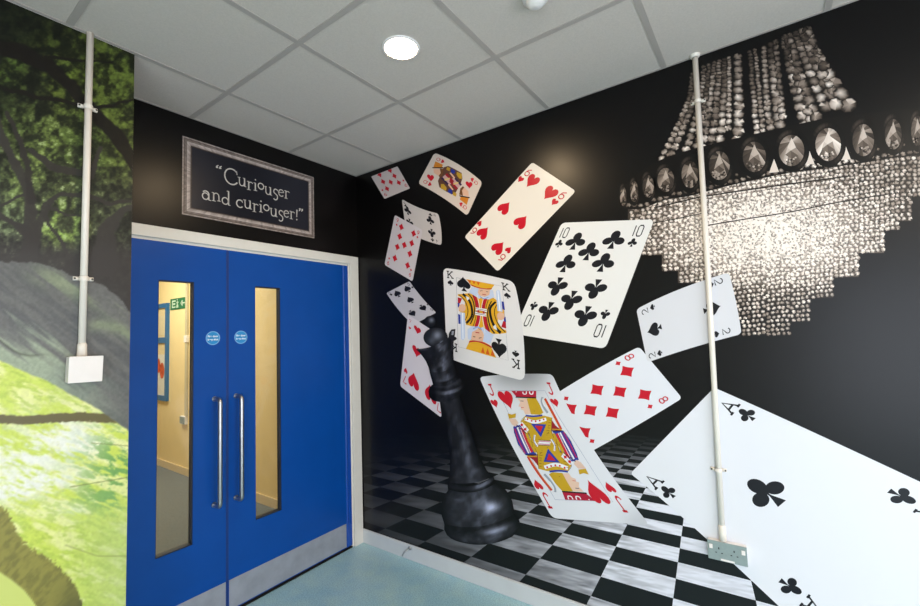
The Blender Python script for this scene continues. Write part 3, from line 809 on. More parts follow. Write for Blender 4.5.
for (x, y, fl_) in ((95, 60, 0), (334, 494, 1)):
    i = Ink(); wv = c.inv(*KX([(x, y)])[0]); s_ = .17
    c.shape(i, spade(), wv[0], wv[1], .20, .165 if not fl_ else .185, bool(fl_), INK, 15); i.build('spade_pip', c.root)
ix = [c.inv(*p) for p in ((450.4, 274.8), (506, 287), (516.3, 363.8), (454.4, 347))]
c.index('K', 'spade', [(ix[0][0], ix[0][1], False), (ix[1][0], ix[1][1], False), (ix[2][0], ix[2][1], True), (ix[3][0], ix[3][1], True)], w=.085, h=.075, gap=.092, sw=.09, sh=.065, lw=.16)

# eight of diamonds
c = Card('eight of diamonds lying at a slant behind the jack of hearts', [(639.2, 346.6), (682.2, 398.2), (573, 461.2), (532, 409.8)], 16, tint=(224, 226, 234), bulge=((0, 0), (.8, .8), (0, 0), (-1.2, -1.8)), radius=.06)
c.pips_at('diamond', [(540 + x / 5.267, 340 + y / 5.267, 0) for x, y in ((459, 165), (301, 262), (421, 272), (552, 288), (160, 362), (266, 370), (382, 383), (232, 485))], w=.26, h=.125)
c.index_at('8', 'diamond', [(629.6, 357, 618.2, 363.3, 0), (663.7, 399.8, 650.2, 406.4, 0), (557, 404, 566.3, 398.4, 1), (578, 446, 592.2, 441, 1)], w=.10, h=.065, sw=.10, sh=.05)

# jack of hearts
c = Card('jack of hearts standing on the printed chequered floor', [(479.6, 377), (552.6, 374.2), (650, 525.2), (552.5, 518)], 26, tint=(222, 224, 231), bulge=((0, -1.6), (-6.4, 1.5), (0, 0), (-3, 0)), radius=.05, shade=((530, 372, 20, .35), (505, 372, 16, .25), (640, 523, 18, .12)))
JX = lambda pts: [(480 + x / 4.18, 375 + y / 4.18) for x, y in pts]
a = Ink()
c.fr = Frame(JX([(75, 65), (272, 65), (556, 530), (315, 520)]), (0, (-5.2, 2), 0, (-5.2, 2)))
c.line(a, JX([(75, 65), (272, 65), (330, 175), (410, 300), (556, 530), (315, 520), (228, 372), (135, 190), (75, 65)]), .35, rgb(140, 150, 180), 1, False)
a.build('frame_line', c.root)
a = Ink()
J = lambda pts, col, k: c.art(a, JX(pts), col, k)
JS = lambda pts, w_, col, k: c.line(a, smoothline(JX(pts), 5), w_ / 4.18, col, k)
JG = rgb(196, 158, 36); JB = rgb(40, 58, 160); JR = rgb(200, 30, 52); JW = rgb(234, 234, 240); JP = rgb(96, 44, 130)
J([(140, 215), (168, 208), (205, 240), (216, 292), (238, 333), (192, 334), (160, 288), (143, 240)], JB, 2)
JS([(150, 222), (168, 272), (196, 326)], 7, JP, 3)
JS([(158, 218), (178, 268), (206, 326)], 8, JW, 4)
JS([(161, 219), (181, 268), (208, 326)], 1.6, BK, 5)
JS([(174, 222), (192, 268), (218, 322)], 12, JR, 6)
JS([(190, 224), (206, 270), (234, 322)], 12, JG, 6)
J([(172, 193), (192, 170), (272, 170), (302, 178), (300, 232), (322, 286), (272, 284), (250, 326), (222, 300), (208, 250), (186, 222)], JG, 7)
J([(214, 203), (278, 206), (256, 260)], JB, 8)
J([(230, 211), (265, 213), (253, 240)], JR, 9)
JS([(188, 182), (230, 196), (278, 184)], 14, JW, 8)
for x, y in ((200, 184), (217, 191), (234, 193), (251, 190), (267, 185)): c.art(a, JX(ell(x, y, 4, 4, 8)), JR, 9)
JS([(192, 169), (225, 172), (262, 168)], 7, JB, 9)
J([(163, 203), (177, 195), (206, 228), (196, 242)], JW, 9)
for x, y in ((176, 208), (190, 226)): c.art(a, JX(ell(x, y, 6, 6, 8)), JR, 10)
JS([(154, 208), (194, 244)], 3, BK, 10)
J([(300, 186), (318, 212), (345, 232), (298, 230)], rgb(150, 30, 40), 5)
JS([(298, 233), (347, 233)], 4, BK, 8)
JS([(303, 226), (342, 228)], 4, JG, 8)
JS([(272, 98), (305, 160), (340, 226)], 9, ORG, 6); JS([(275, 98), (309, 160), (343, 226)], 4, JR, 7)
JS([(262, 92), (259, 110), (268, 135), (284, 158)], 9, rgb(150, 158, 170), 4); JS([(265, 96), (263, 112), (272, 134)], 3, JW, 5)
JS([(230, 250), (228, 275), (242, 298)], 7, JW, 8); JS([(228, 252), (226, 275), (239, 298)], 2, JB, 9)
J([(246, 273), (297, 276), (299, 284), (248, 282)], JW, 9); JS([(247, 276), (298, 279)], 3, rgb(190, 60, 110), 10); JS([(246, 271), (297, 274)], 2, BK, 10)
for pp in ([(186, 178), (206, 250)], [(295, 182), (284, 248)]):
    for q in range(6):
        x = pp[0][0] + (pp[1][0] - pp[0][0]) * (q + .5) / 6; y = pp[0][1] + (pp[1][1] - pp[0][1]) * (q + .5) / 6
        JS([(x - 5, y), (x + 5, y + 1)], 2, rgb(110, 84, 20), 9)
for q in range(60):      # engraved ticks over the gold cloth
    x, y = rb0.uniform(192, 296), rb0.uniform(200, 282)
    if 214 < x < 280 and y < 262: continue
    JS([(x - 2.2, y), (x + 2.2, y + rb0.uniform(-2, 2))], 1.3, rgb(112, 84, 22), 8.5)
for pp in ([(186, 222), (208, 250), (222, 300)], [(302, 178), (300, 232), (310, 262)], [(192, 170), (172, 193), (186, 222)], [(141, 216), (160, 288), (192, 334)]):
    JS(pp, 1.2, rgb(40, 26, 16), 10)
JS([(146, 224), (164, 276), (190, 328)], 3, JR, 5); JS([(168, 216), (187, 266), (213, 324)], 2, JW, 7)
# hat, hair, face, hand
J([(132, 66), (236, 66), (236, 93), (154, 92)], rgb(172, 26, 56), 3)
for x in (152, 180, 208):
    JS([(x, 68), (x + 2, 78), (x + 13, 79), (x + 15, 68)], 4, JW, 4)
JS([(150, 92), (236, 95)], 5, BK, 5)
J([(196, 97), (235, 97), (250, 122), (266, 158), (250, 166), (214, 164), (205, 130)], JG, 3)
JS([(226, 150), (256, 150)], 2, rgb(120, 90, 20), 4); JS([(222, 158), (258, 158)], 2, rgb(120, 90, 20), 4)
J([(158, 97), (198, 97), (208, 130), (217, 162), (190, 164), (184, 148), (170, 143), (173, 134), (162, 130), (169, 114)], rgb(226, 192, 172), 4)
JS([(170, 108), (183, 109)], 2.5, rgb(60, 60, 90), 5); JS([(172, 135), (184, 136)], 2, JR, 5)
J([(120, 182), (150, 182), (162, 200), (150, 216), (134, 206)], rgb(222, 190, 172), 5)
J([(117, 160), (134, 165), (151, 160), (150, 178), (122, 182)], JG, 6)
a.build('court_figure', c.root)
for (x, y, fl_) in ((114, 104, 0), (484, 486, 1)):
    i = Ink(); wv = c.inv(*JX([(x, y)])[0]); c.shape(i, heart(), wv[0], wv[1], .20, .155, bool(fl_), RED, 10); i.build('heart_pip', c.root)
ix = [c.inv(*p) for p in JX([(46, 62), (292, 57), (591, 538), (283, 523)])]
for q, (u, v) in enumerate(ix):
    fl_ = q > 1; i = Ink()
    for st in GL['J']:
        for qq in ribbon([(x - .5, y - .5) for x, y in st], .16): c.shape(i, [qq], u, v, .085, .085, fl_, RED, 2)
    i.build('rank_index', c.root)
for x, y, fl_ in ((63, 120, 0), (315, 117, 0), (241, 456, 1), (541, 467, 1)):
    u, v = c.inv(*JX([(x, y)])[0]); i = Ink(); c.shape(i, heart(), u, v, .10, .07, bool(fl_), RED, 2); i.build('heart_pip', c.root)

# two of spades over the foot of the chandelier
c = Card('two of spades overlapping the lower fringe of the printed chandelier', [(647.5, 362.4), (636.4, 309.4), (729, 272.4), (741.6, 334)], 18, tint=(216, 216, 222), bulge=((0, 0), (-1, -2.5), (1, 0), (1, -1.5)), radius=.06)
c.pips_at('spade', [(654.3, 329.6, 0), (712.2, 308.5, 1)], w=.25, h=.17)
c.index_at('2', 'spade', [(645, 311.6, 652.3, 307.2, 0), (718.6, 281.4, 711, 284.6, 1), (652.2, 355.4, 659.6, 353.2, 0), (726.4, 331, 716.6, 334.2, 1)], w=.11, h=.07, sw=.11, sh=.06, lw=.14)

# ace of clubs
c = Card('huge ace of clubs filling the lower right corner of the mural', [(630.4, 473.4), (714.2, 387.6), (1040, 538), (890, 712)], 18, tint=(225, 227, 234), bulge=((0, 0), (.5, -1), (0, 0), (3, -2)), radius=.03)
def at_(poly, x, y, ax, ay, bx, by, name, k=2):
    """poly with unit x axis (ax,ay) and unit y axis (bx,by) in image coordinates"""
    i = Ink()
    for n_, p in enumerate(poly): i.poly([R(x + q[0] * ax + q[1] * bx, y + q[0] * ay + q[1] * by) for q in p], INK, c.lay + k + .45 * (n_ % 4))
    i.build(name, c.root)
at_(club(), 765.5, 492, 25, -21, -33, -23, 'club_pip')
at_(club(), 746.8, 414.6, 11, -9.5, -14.5, -10, 'club_pip')
at_(club(), 668.2, 491.8, 9.5, -8, -12.5, -10.5, 'club_pip')
at_(club(), 902, 496.5, -13, 13, 26, 12, 'club_pip')
at_(club(), 790.5, 586.5, -11, 13, 21, 13, 'club_pip')
def letter(x, y, ax, ay, bx, by):
    q = []
    for st in GL['A']: q += ribbon([(px_ - .5, py_ - .5) for px_, py_ in st], .15)
    at_(q, x, y, ax * .72, ay * .72, bx * .95, by * .95, 'rank_index')
letter(728.8, 406.3, 10, -12.5, -14, -7); letter(653.4, 480.8, 10, -10, -13, -9)
letter(927, 510, -12, 14, 17, 8); letter(812, 605, -11, 13, 15, 10)

# ------------------------------------------------------------------ black chess queen printed on the right wall
cq = thing('chess_queen', (0, -R(480, 540)[0], R(480, 540)[1]), 'tall black marbled chess queen printed standing on the chequered floor', 'chess piece')
def chess_shade(x, y, t, lift=0):
    band = math.exp(-((t - .62) / .20) ** 2) * .9 + .35 * math.exp(-((t - .22) / .12) ** 2)
    n = float(fbm(np.array(x * .20), np.array(y * .17), 4)) - .5
    n2 = float(fbm(np.array(x * .35 + 9), np.array(y * .22), 3)) - .5
    g = 12 + 40 * band * (.5 + 2.2 * max(0, n + .22)) + 52 * max(0, n + .05) + 60 * max(0, n2 - .02) * band + lift
    return g
def loft(rows, name, lift=lambda x, y, t, r: 0, sag=.10, nx=16, ny=3, k=0, g0=1.0):
    i = Ink(); G = []
    R2 = []
    for a, b_ in zip(rows, rows[1:]):
        for q in range(ny):
            t = q / ny; R2.append(tuple((a[d][0] + (b_[d][0] - a[d][0]) * t, a[d][1] + (b_[d][1] - a[d][1]) * t) for d in (0, 1)))
    R2.append(rows[-1])
    for ri, (L, Q) in enumerate(R2):
        dx, dy = Q[0] - L[0], Q[1] - L[1]; row = []
        for k_ in range(nx + 1):
            t = k_ / nx; s_ = sag * 4 * t * (1 - t)
            x = L[0] + dx * t - dy * s_; y = L[1] + dy * t + dx * s_
            g = (chess_shade(x, y, t) + lift(x, y, t, ri / (len(R2) - 1))) * g0
            edge = min(1, min(t, 1 - t) * 8 + .35); g = max(6, g * edge)
            row.append((R(x, y), rgb(min(255, g * .80), min(255, g * .83), min(255, g * .95))))
        G.append(row)
    for a in range(len(G) - 1):
        for b_ in range(nx):
            q = [G[a][b_], G[a][b_ + 1], G[a + 1][b_ + 1], G[a + 1][b_]]
            i.poly([p[0] for p in q], [p[1] for p in q], 62 + k)
    return i.build(name, cq)
def blob(cx, cy, rx, ry, name, hl, k, base=24, amp=60):
    i = Ink(); n = 28; rings = 7; P = []
    for r_ in range(rings + 1):
        f = r_ / rings
        P.append([(cx + rx * f * math.cos(2 * PI * q / n), cy + ry * f * math.sin(2 * PI * q / n)) for q in range(n)])
    def cc_(p, f):
        g = base * (1 - .4 * f)
        for hx_, hy_, hr, ha in hl: g += ha * math.exp(-((p[0] - hx_) ** 2 + (p[1] - hy_) ** 2) / hr ** 2)
        return rgb(g * .9, g * .94, g * 1.06)
    for r_ in range(rings):
        for q in range(n):
            pts = [P[r_][q], P[r_][(q + 1) % n], P[r_ + 1][(q + 1) % n], P[r_ + 1][q]]
            if r_ == 0: pts = [P[0][0], P[1][q], P[1][(q + 1) % n]]
            i.poly([R(*p) for p in pts], [cc_(p, r_ / rings) for p in pts], 62 + k)
    return i.build(name, cq)
blob(430.6, 321.6, 5.8, 5.8, 'finial_ball', [(432, 320, 2.6, 95)], 1, 34)
blob(436.2, 337.4, 12.2, 9.8, 'dome', [(438, 335, 4.5, 95), (442.6, 343.3, 1.8, 170), (432, 341, 3.4, 40)], 1, 44)
loft([((416.4, 349), (453.8, 333)), ((420, 352.5), (454, 339)), ((423, 356), (454, 346)), ((426.5, 361), (454, 355)), ((429, 367), (454.6, 363)), ((430.6, 373), (455, 368))], 'coronet', sag=.10,
     lift=lambda x, y, t, r: 46 * math.exp(-((r - .03) / .05) ** 2) * math.exp(-((t - .15) / .15) ** 2) - 6, k=2, g0=1.7)
loft([((430, 371.5), (455, 365)), ((432.4, 380), (457.4, 373.5)), ((434, 386), (459.5, 379))], 'neck_rings', lift=lambda x, y, t, r: 80 * math.exp(-((r - .45) / .10) ** 2) * math.exp(-((t - .5) / .3) ** 2) - 10 * math.exp(-((r - .6) / .1) ** 2), sag=.13, k=3)
i = loft([((433, 384.5), (460, 377.5)), ((430.4, 387), (464.6, 380.5)), ((429, 391), (466.8, 385)), ((429.8, 397), (466.4, 389.5)), ((434, 400.5), (462.5, 394))], 'collar', lift=lambda x, y, t, r: 120 * math.exp(-((r - .46) / .09) ** 2) * math.exp(-((t - .55) / .28) ** 2) + 30 * math.exp(-((r - .1) / .08) ** 2) - 8, sag=.14, k=5)
loft([((437, 394), (458.5, 390)), ((442.3, 405), (461.6, 400)), ((446.4, 421.7), (467.2, 418)), ((449.2, 442.8), (474.8, 440)), ((450.6, 461.2), (481.6, 459)), ((450.4, 474), (487.2, 470)), ((448.7, 482), (493, 476.5))], 'stem', lift=lambda x, y, t, r: 22 * r * math.exp(-((t - .5) / .3) ** 2) + 8 * r, sag=.08, ny=4, k=4)
loft([((448.5, 481.5), (493.8, 475.5)), ((448.2, 486), (495.4, 480)), ((449, 491), (496.5, 484))], 'waist_ring', lift=lambda x, y, t, r: 130 * math.exp(-((r - .25) / .12) ** 2) * math.exp(-((t - .75) / .2) ** 2) + 15 * math.exp(-((r - .3) / .15) ** 2) - 30 * (r > .6), sag=.15, k=6)
loft([((449.5, 489), (496.5, 482.5)), ((444.5, 495.5), (506, 489)), ((442, 502), (511, 496)), ((441.4, 508), (513, 501.5)), ((442.6, 516), (514.4, 509)), ((445, 524), (514.4, 516.5)), ((447, 528), (513.8, 520))], 'bulb',
     lift=lambda x, y, t, r: 175 * math.exp(-((x - 492) ** 2 * .7 + (y - 506.5) ** 2 * 1.5) / 34) + 22 * math.exp(-((x - 488) ** 2 * .7 + (y - 508) ** 2) / 110) + 24 * math.exp(-((x - 470) ** 2 + (y - 507) ** 2) / 160) + 18 - 34 * (r > .93), sag=.13, ny=4, nx=26, k=7)
loft([((445, 523.5), (515, 513.5)), ((444.8, 529), (520, 520)), ((447.4, 534.5), (520.6, 526)), ((451.5, 538), (517.4, 531.5)), ((457, 540.5), (513, 536))], 'foot',
     lift=lambda x, y, t, r: 150 * math.exp(-((r - .26) / .11) ** 2) * math.exp(-((t - .68) / .16) ** 2) + 28 * math.exp(-((r - .55) / .25) ** 2) - 6, sag=.105, ny=4, nx=26, k=8)
# little pointed crown tip at the right of the coronet
i = Ink()
for p in ([(449.6, 333), (452, 329.5), (456, 329), (455.6, 334), (454.2, 342), (453.4, 351), (451.2, 351), (452, 340), (449, 337)],):
    i.poly([R(*q) for q in p], rgb(34, 34, 40), 66)
i.poly([R(*q) for q in [(452.4, 331), (454.6, 331), (454, 335), (452, 335)]], rgb(150, 152, 160), 67)
i.build('coronet_point', cq)

# ------------------------------------------------------------------ crystal chandelier printed on the right wall
ch = thing('chandelier', (0, -R(765, 60)[0], 2.4), 'sepia crystal chandelier printed at the upper right of the black mural', 'chandelier print')
rb = random.Random(5)
def glow(x, y):
    return math.exp(-(((x - 768) / 95) ** 2 + ((y - 232) / 45) ** 2))
def sep(g):
    g = max(0, min(255, g)); f = g / 255; return rgb(g, g * (.825 + .125 * f), g * (.70 + .21 * f))
def bead(i, x, y, rx, ry, g, lay, rot=0, n=7):
    """faceted bead: bright and dark facets round an off-centre table"""
    rim = ell(x, y, rx * .86, ry * .86, n, rot); out = ell(x, y, rx * 1.08, ry * 1.08, n, rot)
    cx, cy = x + rb.uniform(-.3, .3) * rx, y + rb.uniform(-.3, .1) * ry
    cen = sep(g * rb.uniform(1.0, 1.9) + 12)
    dk = sep(g * .26 if g < 190 else g * .62)
    for k_ in range(n):
        f = rb.choice((.25, .45, .75, 1.0, 1.35)) * (1.15 if math.sin(2 * PI * k_ / n + rot) < 0 else .85)
        cc_ = sep(g * f); k2 = (k_ + 1) % n
        i.poly([R(cx, cy), R(*rim[k_]), R(*rim[k2])], [cen, cc_, cc_], lay)
        i.poly([R(*rim[k_]), R(*out[k_]), R(*out[k2]), R(*rim[k2])], [cc_, dk, dk, cc_], lay)
strands = [((692, 74), (684, 112), (656, 168), 2.0, 3.6), ((698, 70), (690, 110), (668, 160), 2.0, 4.4), ((704, 67), (698, 110), (682, 160), 2.2, 4.2), ((709, 65), (704, 110), (693, 160), 2.2, 4.0),
           ((714, 63), (710, 100), (702, 152), 2.2, 4.6), ((719, 61), (717, 100), (711, 150), 2.2, 4.6), ((724, 60), (724, 95), (720, 142), 2.4, 4.6), ((729, 58), (729, 90), (728, 132), 2, 3.4),
           ((738, 57), (738.5, 100), (737.5, 146), 4.0, 5.8), ((750, 52), (753, 90), (757, 134), 2.2, 3.2), ((755, 50), (759, 90), (763, 136), 1.8, 3.0),
           ((764, 48), (766, 90), (771, 134), 2.8, 4.0), ((770, 45), (775, 88), (780, 130), 3.2, 5.6), ((776, 42), (779, 84), (783, 120), 3.0, 4.2),
           ((784, 38), (793, 80), (806, 126), 3.2, 5.8), ((790, 36), (801, 78), (818, 122), 3.4, 6.0), ((796, 34), (810, 72), (829, 114), 3.4, 6.2), ((802, 31), (817, 66), (840, 113), 3.4, 6.8), ((808, 29), (824, 66), (854, 113), 3.4, 7.8), ((786, 37), (797, 79), (812, 124), 3.0, 5.0), ((805, 30), (820, 64), (832, 92), 3.0, 4.6)]
for (a0, a1, a2, r0, r1) in strands:
    i = Ink(); t = 0.0
    L = math.dist(a0, a1) + math.dist(a1, a2)
    while t < 1:
        # quadratic through the three points
        x = 2 * (t - .5) * (t - 1) * a0[0] + 4 * t * (1 - t) * a1[0] + 2 * t * (t - .5) * a2[0]
        y = 2 * (t - .5) * (t - 1) * a0[1] + 4 * t * (1 - t) * a1[1] + 2 * t * (t - .5) * a2[1]
        r_ = r0 + (r1 - r0) * t
        if R(x, y - r_)[1] < ROOM_H - .01:
            tone = 62 + 88 * t + 22 * math.sin(x * .7) 
            bead(i, x + rb.uniform(-.6, .6), y, r_ * 1.12, r_ * .92, tone, 5 + rb.uniform(0, 3), rb.uniform(-.5, .3), 8)
        t += r_ * 1.62 / L
    i.build('bead_strand', ch)
# dark metal band behind the medallions
i = Ink()
topc = smoothline([(618, 192), (640, 172), (665, 158), (690, 150), (720, 142), (755, 134), (790, 126), (828, 118), (863, 114), (893, 110), (925, 108)], 4)
botc = smoothline([(618, 208), (640, 209), (665, 200), (690, 196), (720, 188), (755, 180), (790, 173), (828, 168), (863, 163), (893, 158), (925, 155)], 4)
for a in range(len(topc) - 1):
    i.poly([R(*topc[a]), R(*topc[a + 1]), R(*botc[a + 1]), R(*botc[a])], rgb(13, 10, 9), 11)
i.build('metal_band', ch)
def curve_y(x, C):
    for a, b_ in zip(C, C[1:]):
        if a[0] <= x <= b_[0]: return a[1] + (b_[1] - a[1]) * (x - a[0]) / (b_[0] - a[0])
    return C[-1][1]
def tier_bottom(x):
    for x0, x1, y in ((628, 640, 226), (640, 662, 255), (662, 678, 271), (678, 694, 283), (694, 712, 300), (712, 741, 322), (741, 790, 336), (790, 810, 322), (810, 833, 298), (833, 858.5, 277), (858.5, 884, 253), (884, 899, 230), (899, 911.5, 221), (911.5, 935, 196)):
        if x0 <= x < x1: return y
    return 0
def curve_y(x, C):
    for a, b_ in zip(C, C[1:]):
        if a[0] <= x <= b_[0]: return a[1] + (b_[1] - a[1]) * (x - a[0]) / (b_[0] - a[0])
    return C[-1][1]
i = Ink()
for a in range(46):       # little stones and lit facets set in the band between the medallions
    x = 628 + a * 6.4; yb2 = curve_y(x, botc)
    br_ = 1 + 1.1 * math.exp(-((x - 822) / 42) ** 2)
    bead(i, x, yb2 - rb.uniform(2.5, 5), 3.0, 2.3, 95 * br_, 12 + rb.uniform(0, 1), rb.uniform(-.3, .3), 6)
    if a % 2: bead(i, x, yb2 - rb.uniform(9, 13), 2.2, 1.8, 60 * br_, 12 + rb.uniform(0, 1), rb.uniform(-.3, .3), 5)
for x, y in ((809.5, 158), (845.8, 153.5), (774, 166)):
    i.poly([R(x, y - 7), R(x + 5, y + 6), R(x - 5, y + 7)], sep(225), 13.5)
i.build('band_stones', ch)
# crystal fringe in hanging tiers
TB = [(628, 640), (640, 662), (662, 678), (678, 694), (694, 712), (712, 741), (741, 765), (765, 790), (790, 810), (810, 833), (833, 858.5), (858.5, 884), (884, 899), (899, 911.5), (911.5, 935)]
for x0, x1 in TB:
    i = Ink()
    yb_ = tier_bottom(x0 + 1)
    # backing glow of the lit crystal
    nyy = 12; nxx = 3
    for a in range(nxx):
        for b_ in range(nyy):
            pts = []
            for da, db in ((0, 0), (1, 0), (1, 1), (0, 1)):
                x = x0 + (x1 - x0) * (a + da) / nxx; yt = curve_y(x, botc) - 6
                pts.append((x, yt + (yb_ - yt) * (b_ + db) / nyy))
            cs = []
            for p in pts:
                low = float(sstep(270, 330, p[1]))
                cs.append(sep((44 + 240 * glow(*p)) * (1 - .8 * low)))
            i.poly([R(*p) for p in pts], cs, 6)
    y = yb_ - 2.2; row = 0
    while True:
        cnt = 0; sp = 5.0
        n = max(1, int(round((x1 - x0) / sp)))
        for q in range(n):
            x = x0 + (x1 - x0) * (q + .5 + (.0 if row % 2 else .25)) / n
            yy = y - (x - (x0 + x1) / 2) * .10
            if yy < curve_y(x, botc) - 4 or (x > 925): continue
            cnt += 1
            g = 122 + 300 * glow(x, yy) + 20 * math.exp(-((x - 770) / 120) ** 2) - 12 * float(sstep(690, 640, x))
            g *= rb.uniform(.72, 1.2)
            bead(i, x + rb.uniform(-.5, .5), yy + rb.uniform(-.5, .5), (2.7 if yy < 285 else 2.3), (2.35 if yy < 285 else 2.0), g, 7 + rb.uniform(0, 3.5), rb.uniform(-.4, .4), 6)
        row += 1; y -= 4.3 if y > 290 else 4.0
        if cnt == 0: break
    i.build('crystal_tier', ch)
# thin dark wires between tiers
for pts, w_ in (([(640, 226), (690, 216), (708, 212)], .9), ([(704, 226), (740, 220), (790, 212), (840, 202), (890, 194)], 1.1), ([(700, 197), (740, 191), (790, 184), (850, 176)], 1.4), ([(654, 208), (700, 197)], 1.4)):
    i = Ink()
    for q in ribbon(smoothline(pts, 5), w_): i.poly([R(*p) for p in q], rgb(40, 32, 28), 11)
    i.build('wire', ch)
for (x, y, rx, ry) in ((623.3, 196.5, 4, 12), (634.2, 191.5, 5, 13), (648.2, 186.5, 7, 14), (665.8, 180, 10.5, 15), (690, 174.5, 10.5, 17), (719.3, 165.6, 13, 18), (754.4, 157, 14.5, 19), (791.5, 150.6, 16, 19.5), (828.1, 144.6, 16, 20.5), (863.2, 140.3, 13.5, 20), (893.2, 134.4, 10.5, 19), (917.5, 131, 8, 19)):
    fr_ = Ink()
    for q in range(28):
        A0, A1 = 2 * PI * q / 28, 2 * PI * (q + 1) / 28
        o_ = lambda A, f: R(x + rx * f * math.cos(A), y + ry * f * math.sin(A))
        g = 9 + 60 * max(0, math.cos(A0 + 2.2)) ** 6 + 45 * max(0, math.cos(A0 - .6)) ** 8
        fr_.poly([o_(A0, 1.12), o_(A1, 1.12), o_(A1, .95), o_(A0, .95)], [sep(8), sep(8), sep(g), sep(g)], 14)
        fr_.poly([o_(A0, .95), o_(A1, .95), o_(A1, .80), o_(A0, .80)], [sep(g), sep(g), sep(10), sep(10)], 14)
    fr_ = fr_.build('medallion', ch)
    j = Ink(); bright = 1 + .75 * math.exp(-((x - 815) / 50) ** 2); n = 16
    cx, cy = x + rb.uniform(-.2, .2) * rx, y - ry * .45
    for q in range(n):
        A0, A1 = 2 * PI * q / n, 2 * PI * (q + 1) / n
        f = .86
        g = rb.choice((55, 90, 120, 150, 60)) * bright * (.8 if math.sin(A0) < 0 else 1.1)
        p0 = (x + rx * f * math.cos(A0), y + ry * f * math.sin(A0)); p1 = (x + rx * f * math.cos(A1), y + ry * f * math.sin(A1))
        j.poly([R(cx, cy), R(*p0), R(*p1)], [sep(g * 1.1), sep(g), sep(g * .7)], 12)
    # pear-shaped table facet and lower sparkle
    drop = [(x, y - ry * .66), (x + rx * .28, y - ry * .15), (x + rx * .42, y + ry * .25), (x, y + ry * .42), (x - rx * .40, y + ry * .22), (x - rx * .26, y - ry * .15)]
    tones = [250, 170, 110, 130, 225, 245]
    for q in range(6):
        g = tones[q] * (.62 + .3 * bright - .2); j.poly([R(x - rx * .05, y), R(*drop[q]), R(*drop[(q + 1) % 6])], sep(g), 13)
    for q in range(12):
        ax_, ay_ = x + rb.uniform(-.5, .5) * rx, y + ry * rb.uniform(.35, .7)
        j.poly([R(ax_ - 1.3, ay_), R(ax_, ay_ + 1.1), R(ax_ + 1.3, ay_), R(ax_, ay_ - 1.1)], sep(rb.choice((40, 90, 160, 210)) * bright * .8), 13)
    j.build('crystal_drop', fr_)

# ------------------------------------------------------------------ framed quotation printed above the doors
qs = thing('quotation_plaque', (-.805, 0, 2.2), 'printed silver framed plaque with a quotation above the blue doors', 'plaque')
QL, QR, QB, QT = -1.219, -.387, 2.197, 2.631
fi = Ink('door')
def ring(e0, e1, c0, c1, lay):
    a = [(QL + e0, QT - e0), (QR - e0, QT - e0), (QR - e0, QB + e0), (QL + e0, QB + e0)]
    b_ = [(QL + e1, QT - e1), (QR - e1, QT - e1), (QR - e1, QB + e1), (QL + e1, QB + e1)]
    for k_ in range(4):
        n = 60
        for q in range(n):
            t0, t1 = q / n, (q + 1) / n
            L_ = lambda P, t: (P[k_][0] + (P[(k_ + 1) % 4][0] - P[k_][0]) * t, P[k_][1] + (P[(k_ + 1) % 4][1] - P[k_][1]) * t)
            m_ = 1 + .25 * (rb.random() - .5)
            fi.poly([L_(a, t0), L_(a, t1), L_(b_, t1), L_(b_, t0)], [rgb(*[t * m_ for t in c0])] * 2 + [rgb(*[t * m_ for t in c1])] * 2, lay)
ring(0, .007, (170, 158, 152), (140, 128, 122), 3); ring(.007, .020, (92, 80, 76), (128, 116, 110), 3); ring(.020, .024, (70, 60, 58), (170, 158, 152), 3)
ring(.024, .040, (186, 174, 168), (150, 138, 132), 3); ring(.040, .048, (96, 84, 80), (36, 32, 32), 3)
fi.build('silver_frame', qs)
pi_ = Ink('door'); nn = 12
for a in range(nn):
    for b_ in range(6):
        P = [(QL + .044 + (QR - QL - .088) * (a + da) / nn, QB + .044 + (QT - QB - .088) * (b_ + db) / 6) for da, db in ((0, 0), (1, 0), (1, 1), (0, 1))]
        pi_.poly(P, [rgb(30 + 8 * math.sin(p[0] * 9), 31 + 8 * math.sin(p[0] * 9), 40 + 8 * math.sin(p[0] * 9)) for p in P], 2)
pi_.build('dark_panel', qs)
